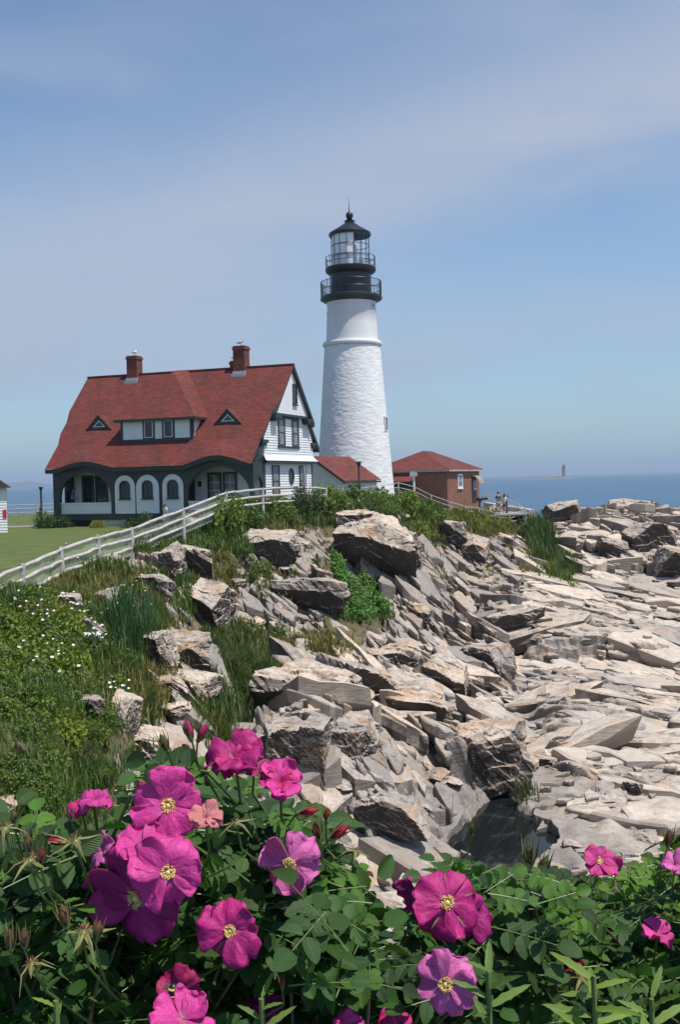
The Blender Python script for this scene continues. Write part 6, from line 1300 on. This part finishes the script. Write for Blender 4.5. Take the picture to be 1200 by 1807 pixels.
flower(Dd, 1190, 1528, 58, 1.6, (-.2, -.4, 1), 1.35, 27, PALE, 'closed pale bloom at the right edge', stam=False)
flower(Dd, 1160, 1648, 58, 1.6, (0, -.25, 1), .55, 28, PINK, 'side on bloom at right', stam=False)
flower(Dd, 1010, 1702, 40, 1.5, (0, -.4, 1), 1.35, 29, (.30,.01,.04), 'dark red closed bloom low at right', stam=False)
for i, (p, x, y, h, D, a, col, k) in enumerate([(A,333,1290,48,1.2,-.25,HOT,'bud'),(A,356,1294,44,1.22,.5,HOT,'bud'),(A,290,1312,42,1.18,-.35,(.14,.12,.03),'bud'),(A,541,1432,46,1.25,1.35,(.45,.01,.04),'bud'),(A,576,1438,30,1.25,.1,(.5,.01,.05),'bud'),(A,596,1470,52,1.22,.95,(.45,.01,.03),'bud'),(A,560,1468,44,1.22,-.2,(.16,.03,.02),'bud'),
    (A,124,1436,36,1.15,-.1,HOT,'bud'),(A,104,1483,44,1.1,-1.35,(.45,.01,.04),'bud'),(A,131,1484,72,1.06,-.2,HOT,'rose_hip'),(A,52,1518,74,1.02,-.1,HOT,'rose_hip'),(A,50,1490,44,1.02,-.05,(.20,.14,.05),'bud'),(A,72,1512,46,1.02,.1,(.20,.05,.04),'bud'),(A,8,1462,60,1.05,0,HOT,'rose_hip'),(A,24,1442,36,1.1,.1,(.20,.15,.05),'bud'),
    (A,18,1660,50,1.0,.0,(.20,.12,.05),'bud'),(A,43,1656,48,1.0,.05,(.22,.10,.05),'bud'),(A,114,1618,54,1.0,-.15,(.26,.14,.06),'bud'),(A,148,1646,84,1.0,.1,HOT,'rose_hip'),(A,172,1644,48,1.0,.25,(.24,.13,.05),'bud'),(A,54,1702,66,1.0,-.4,HOT,'rose_hip'),(A,416,1452,54,1.15,-.2,HOT,'rose_hip'),
    (B,563,1668,70,1.2,.1,HOT,'rose_hip'),(B,540,1640,44,1.2,-.1,(.22,.10,.05),'bud'),(B,600,1628,48,1.25,.6,HOT,'rose_hip'),(B,628,1502,46,1.3,.3,HOT,'rose_hip'),(B,498,1735,30,1.15,0,(.5,.04,.02),'bud'),(C,935,1512,56,1.6,.0,(.16,.16,.05),'bud'),(C,960,1528,46,1.6,.25,(.18,.16,.05),'bud'),(C,938,1612,44,1.5,.0,(.24,.08,.04),'bud'),(C,955,1640,50,1.45,.2,HOT,'rose_hip'),(C,832,1462,34,1.65,.0,(.12,.14,.04),'bud'),(Dd,1180,1480,40,1.6,.1,(.2,.09,.05),'bud'),(Dd,1025,1726,50,1.4,.1,HOT,'rose_hip')]):
    bud(p, x, y, h, D, a, col, k, 400+i)
bush_leaves('foliage', A, -260, 640, 1.08, 1.75, 1400, 51, .031, .20)
bush_leaves('foliage', B, 470, 800, 1.15, 2.0, 560, 52, .030, .30)
bush_leaves('foliage', C, 700, 1000, 1.35, 2.4, 760, 53, .029, .30)
bush_leaves('foliage', Dd, 930, 1560, 1.45, 2.6, 1400, 54, .030, .26)
# lance leaved weeds among the roses
def weed(px, py, D, n, L, seed, lab, spread=1.0, up=.5):
    rg = np.random.default_rng(seed); c = at(px, py, D); e = empty('weed', Vector((c.x, c.y, CZ-1.72)), 0, lab, 'weed'); h = c.z-(CZ-1.72); MB().tube([(0, 0, 0), (.01, 0, h*.5), (0, 0, h+.02)], [.005, .004, .003], 6).build('stem', MT['hip'], e, 60); Vs, Fs, Us, Cs = [], [], [], []
    for i in range(n):
        a = 2.4*i+rg.normal(0, .2); t_ = i/n; d = np.array([math.cos(a)*spread, math.sin(a)*.6*spread, up*(.2+1.2*t_)]); d /= np.linalg.norm(d); nn = np.array([0, -.5, 1.])-d*d[2]; nn -= d*(nn@d); nn /= np.linalg.norm(nn); Lk = L*rg.uniform(.7, 1.1)*(1.1-.4*t_)
        Vs.append(leaflet(np.array([0, 0, h-.10+.13*t_]), d, nn, Lk, Lk*.17, rg)); Fs.append(LQ+i*NU*NV); Us.append(LUV); Cs.append(np.full((NU*NV, 3), rg.uniform(.7, 1.15)))
    npmesh('leaves', np.concatenate(Vs), np.concatenate(Fs), MT['lance'], e, True, uv=np.concatenate(Us), col=np.concatenate(Cs)); FLOW.append((px, py, 10, D-.1))
weed(862, 1745, 1.08, 13, .062, 1, 'yellow green lance leaved weed right of the drooping bloom'); weed(1048, 1752, 1.12, 16, .075, 2, 'larger yellow green lance leaved weed near the lower right corner', 1.2, .35); weed(1150, 1790, 1.2, 12, .075, 3, 'dark lance leaved weed in the lower right corner'); weed(462, 1795, 1.02, 12, .05, 4, 'fresh green tuft of leaves at the bottom beside the dark bloom'); weed(100, 1800, .98, 0 or 8, .04, 5, 'small green shoot at the bottom left')
# bumblebee
bp = at(306, 1748, 1.055); be = empty('bumblebee', bp, 0, 'bumblebee feeding in the shade darkened bloom', 'bee'); MB().ball((0, 0, 0), .0055, (1.0, 1, 1.5), 8).build('body', MT['black'], be, 80); m = MB(); m.ball((0, -.0005, .003), .0055, (1.05, 1.05, .35), 8); m.ball((0, -.0005, -.004), .0050, (1.05, 1.05, .3), 8); m.build('fur_band', M('bee_fur_mat', (.6,.42,.08), .9), be, 80)
m = MB()
for s_ in (-1, 1): m.add([(0, .001, .004), (s_*.006, .003, .008), (s_*.011, .004, .004), (s_*.007, .003, 0)], [(0, 1, 2, 3)])
m.build('wings', M('bee_wing_mat', (.25,.22,.18), .3), be)
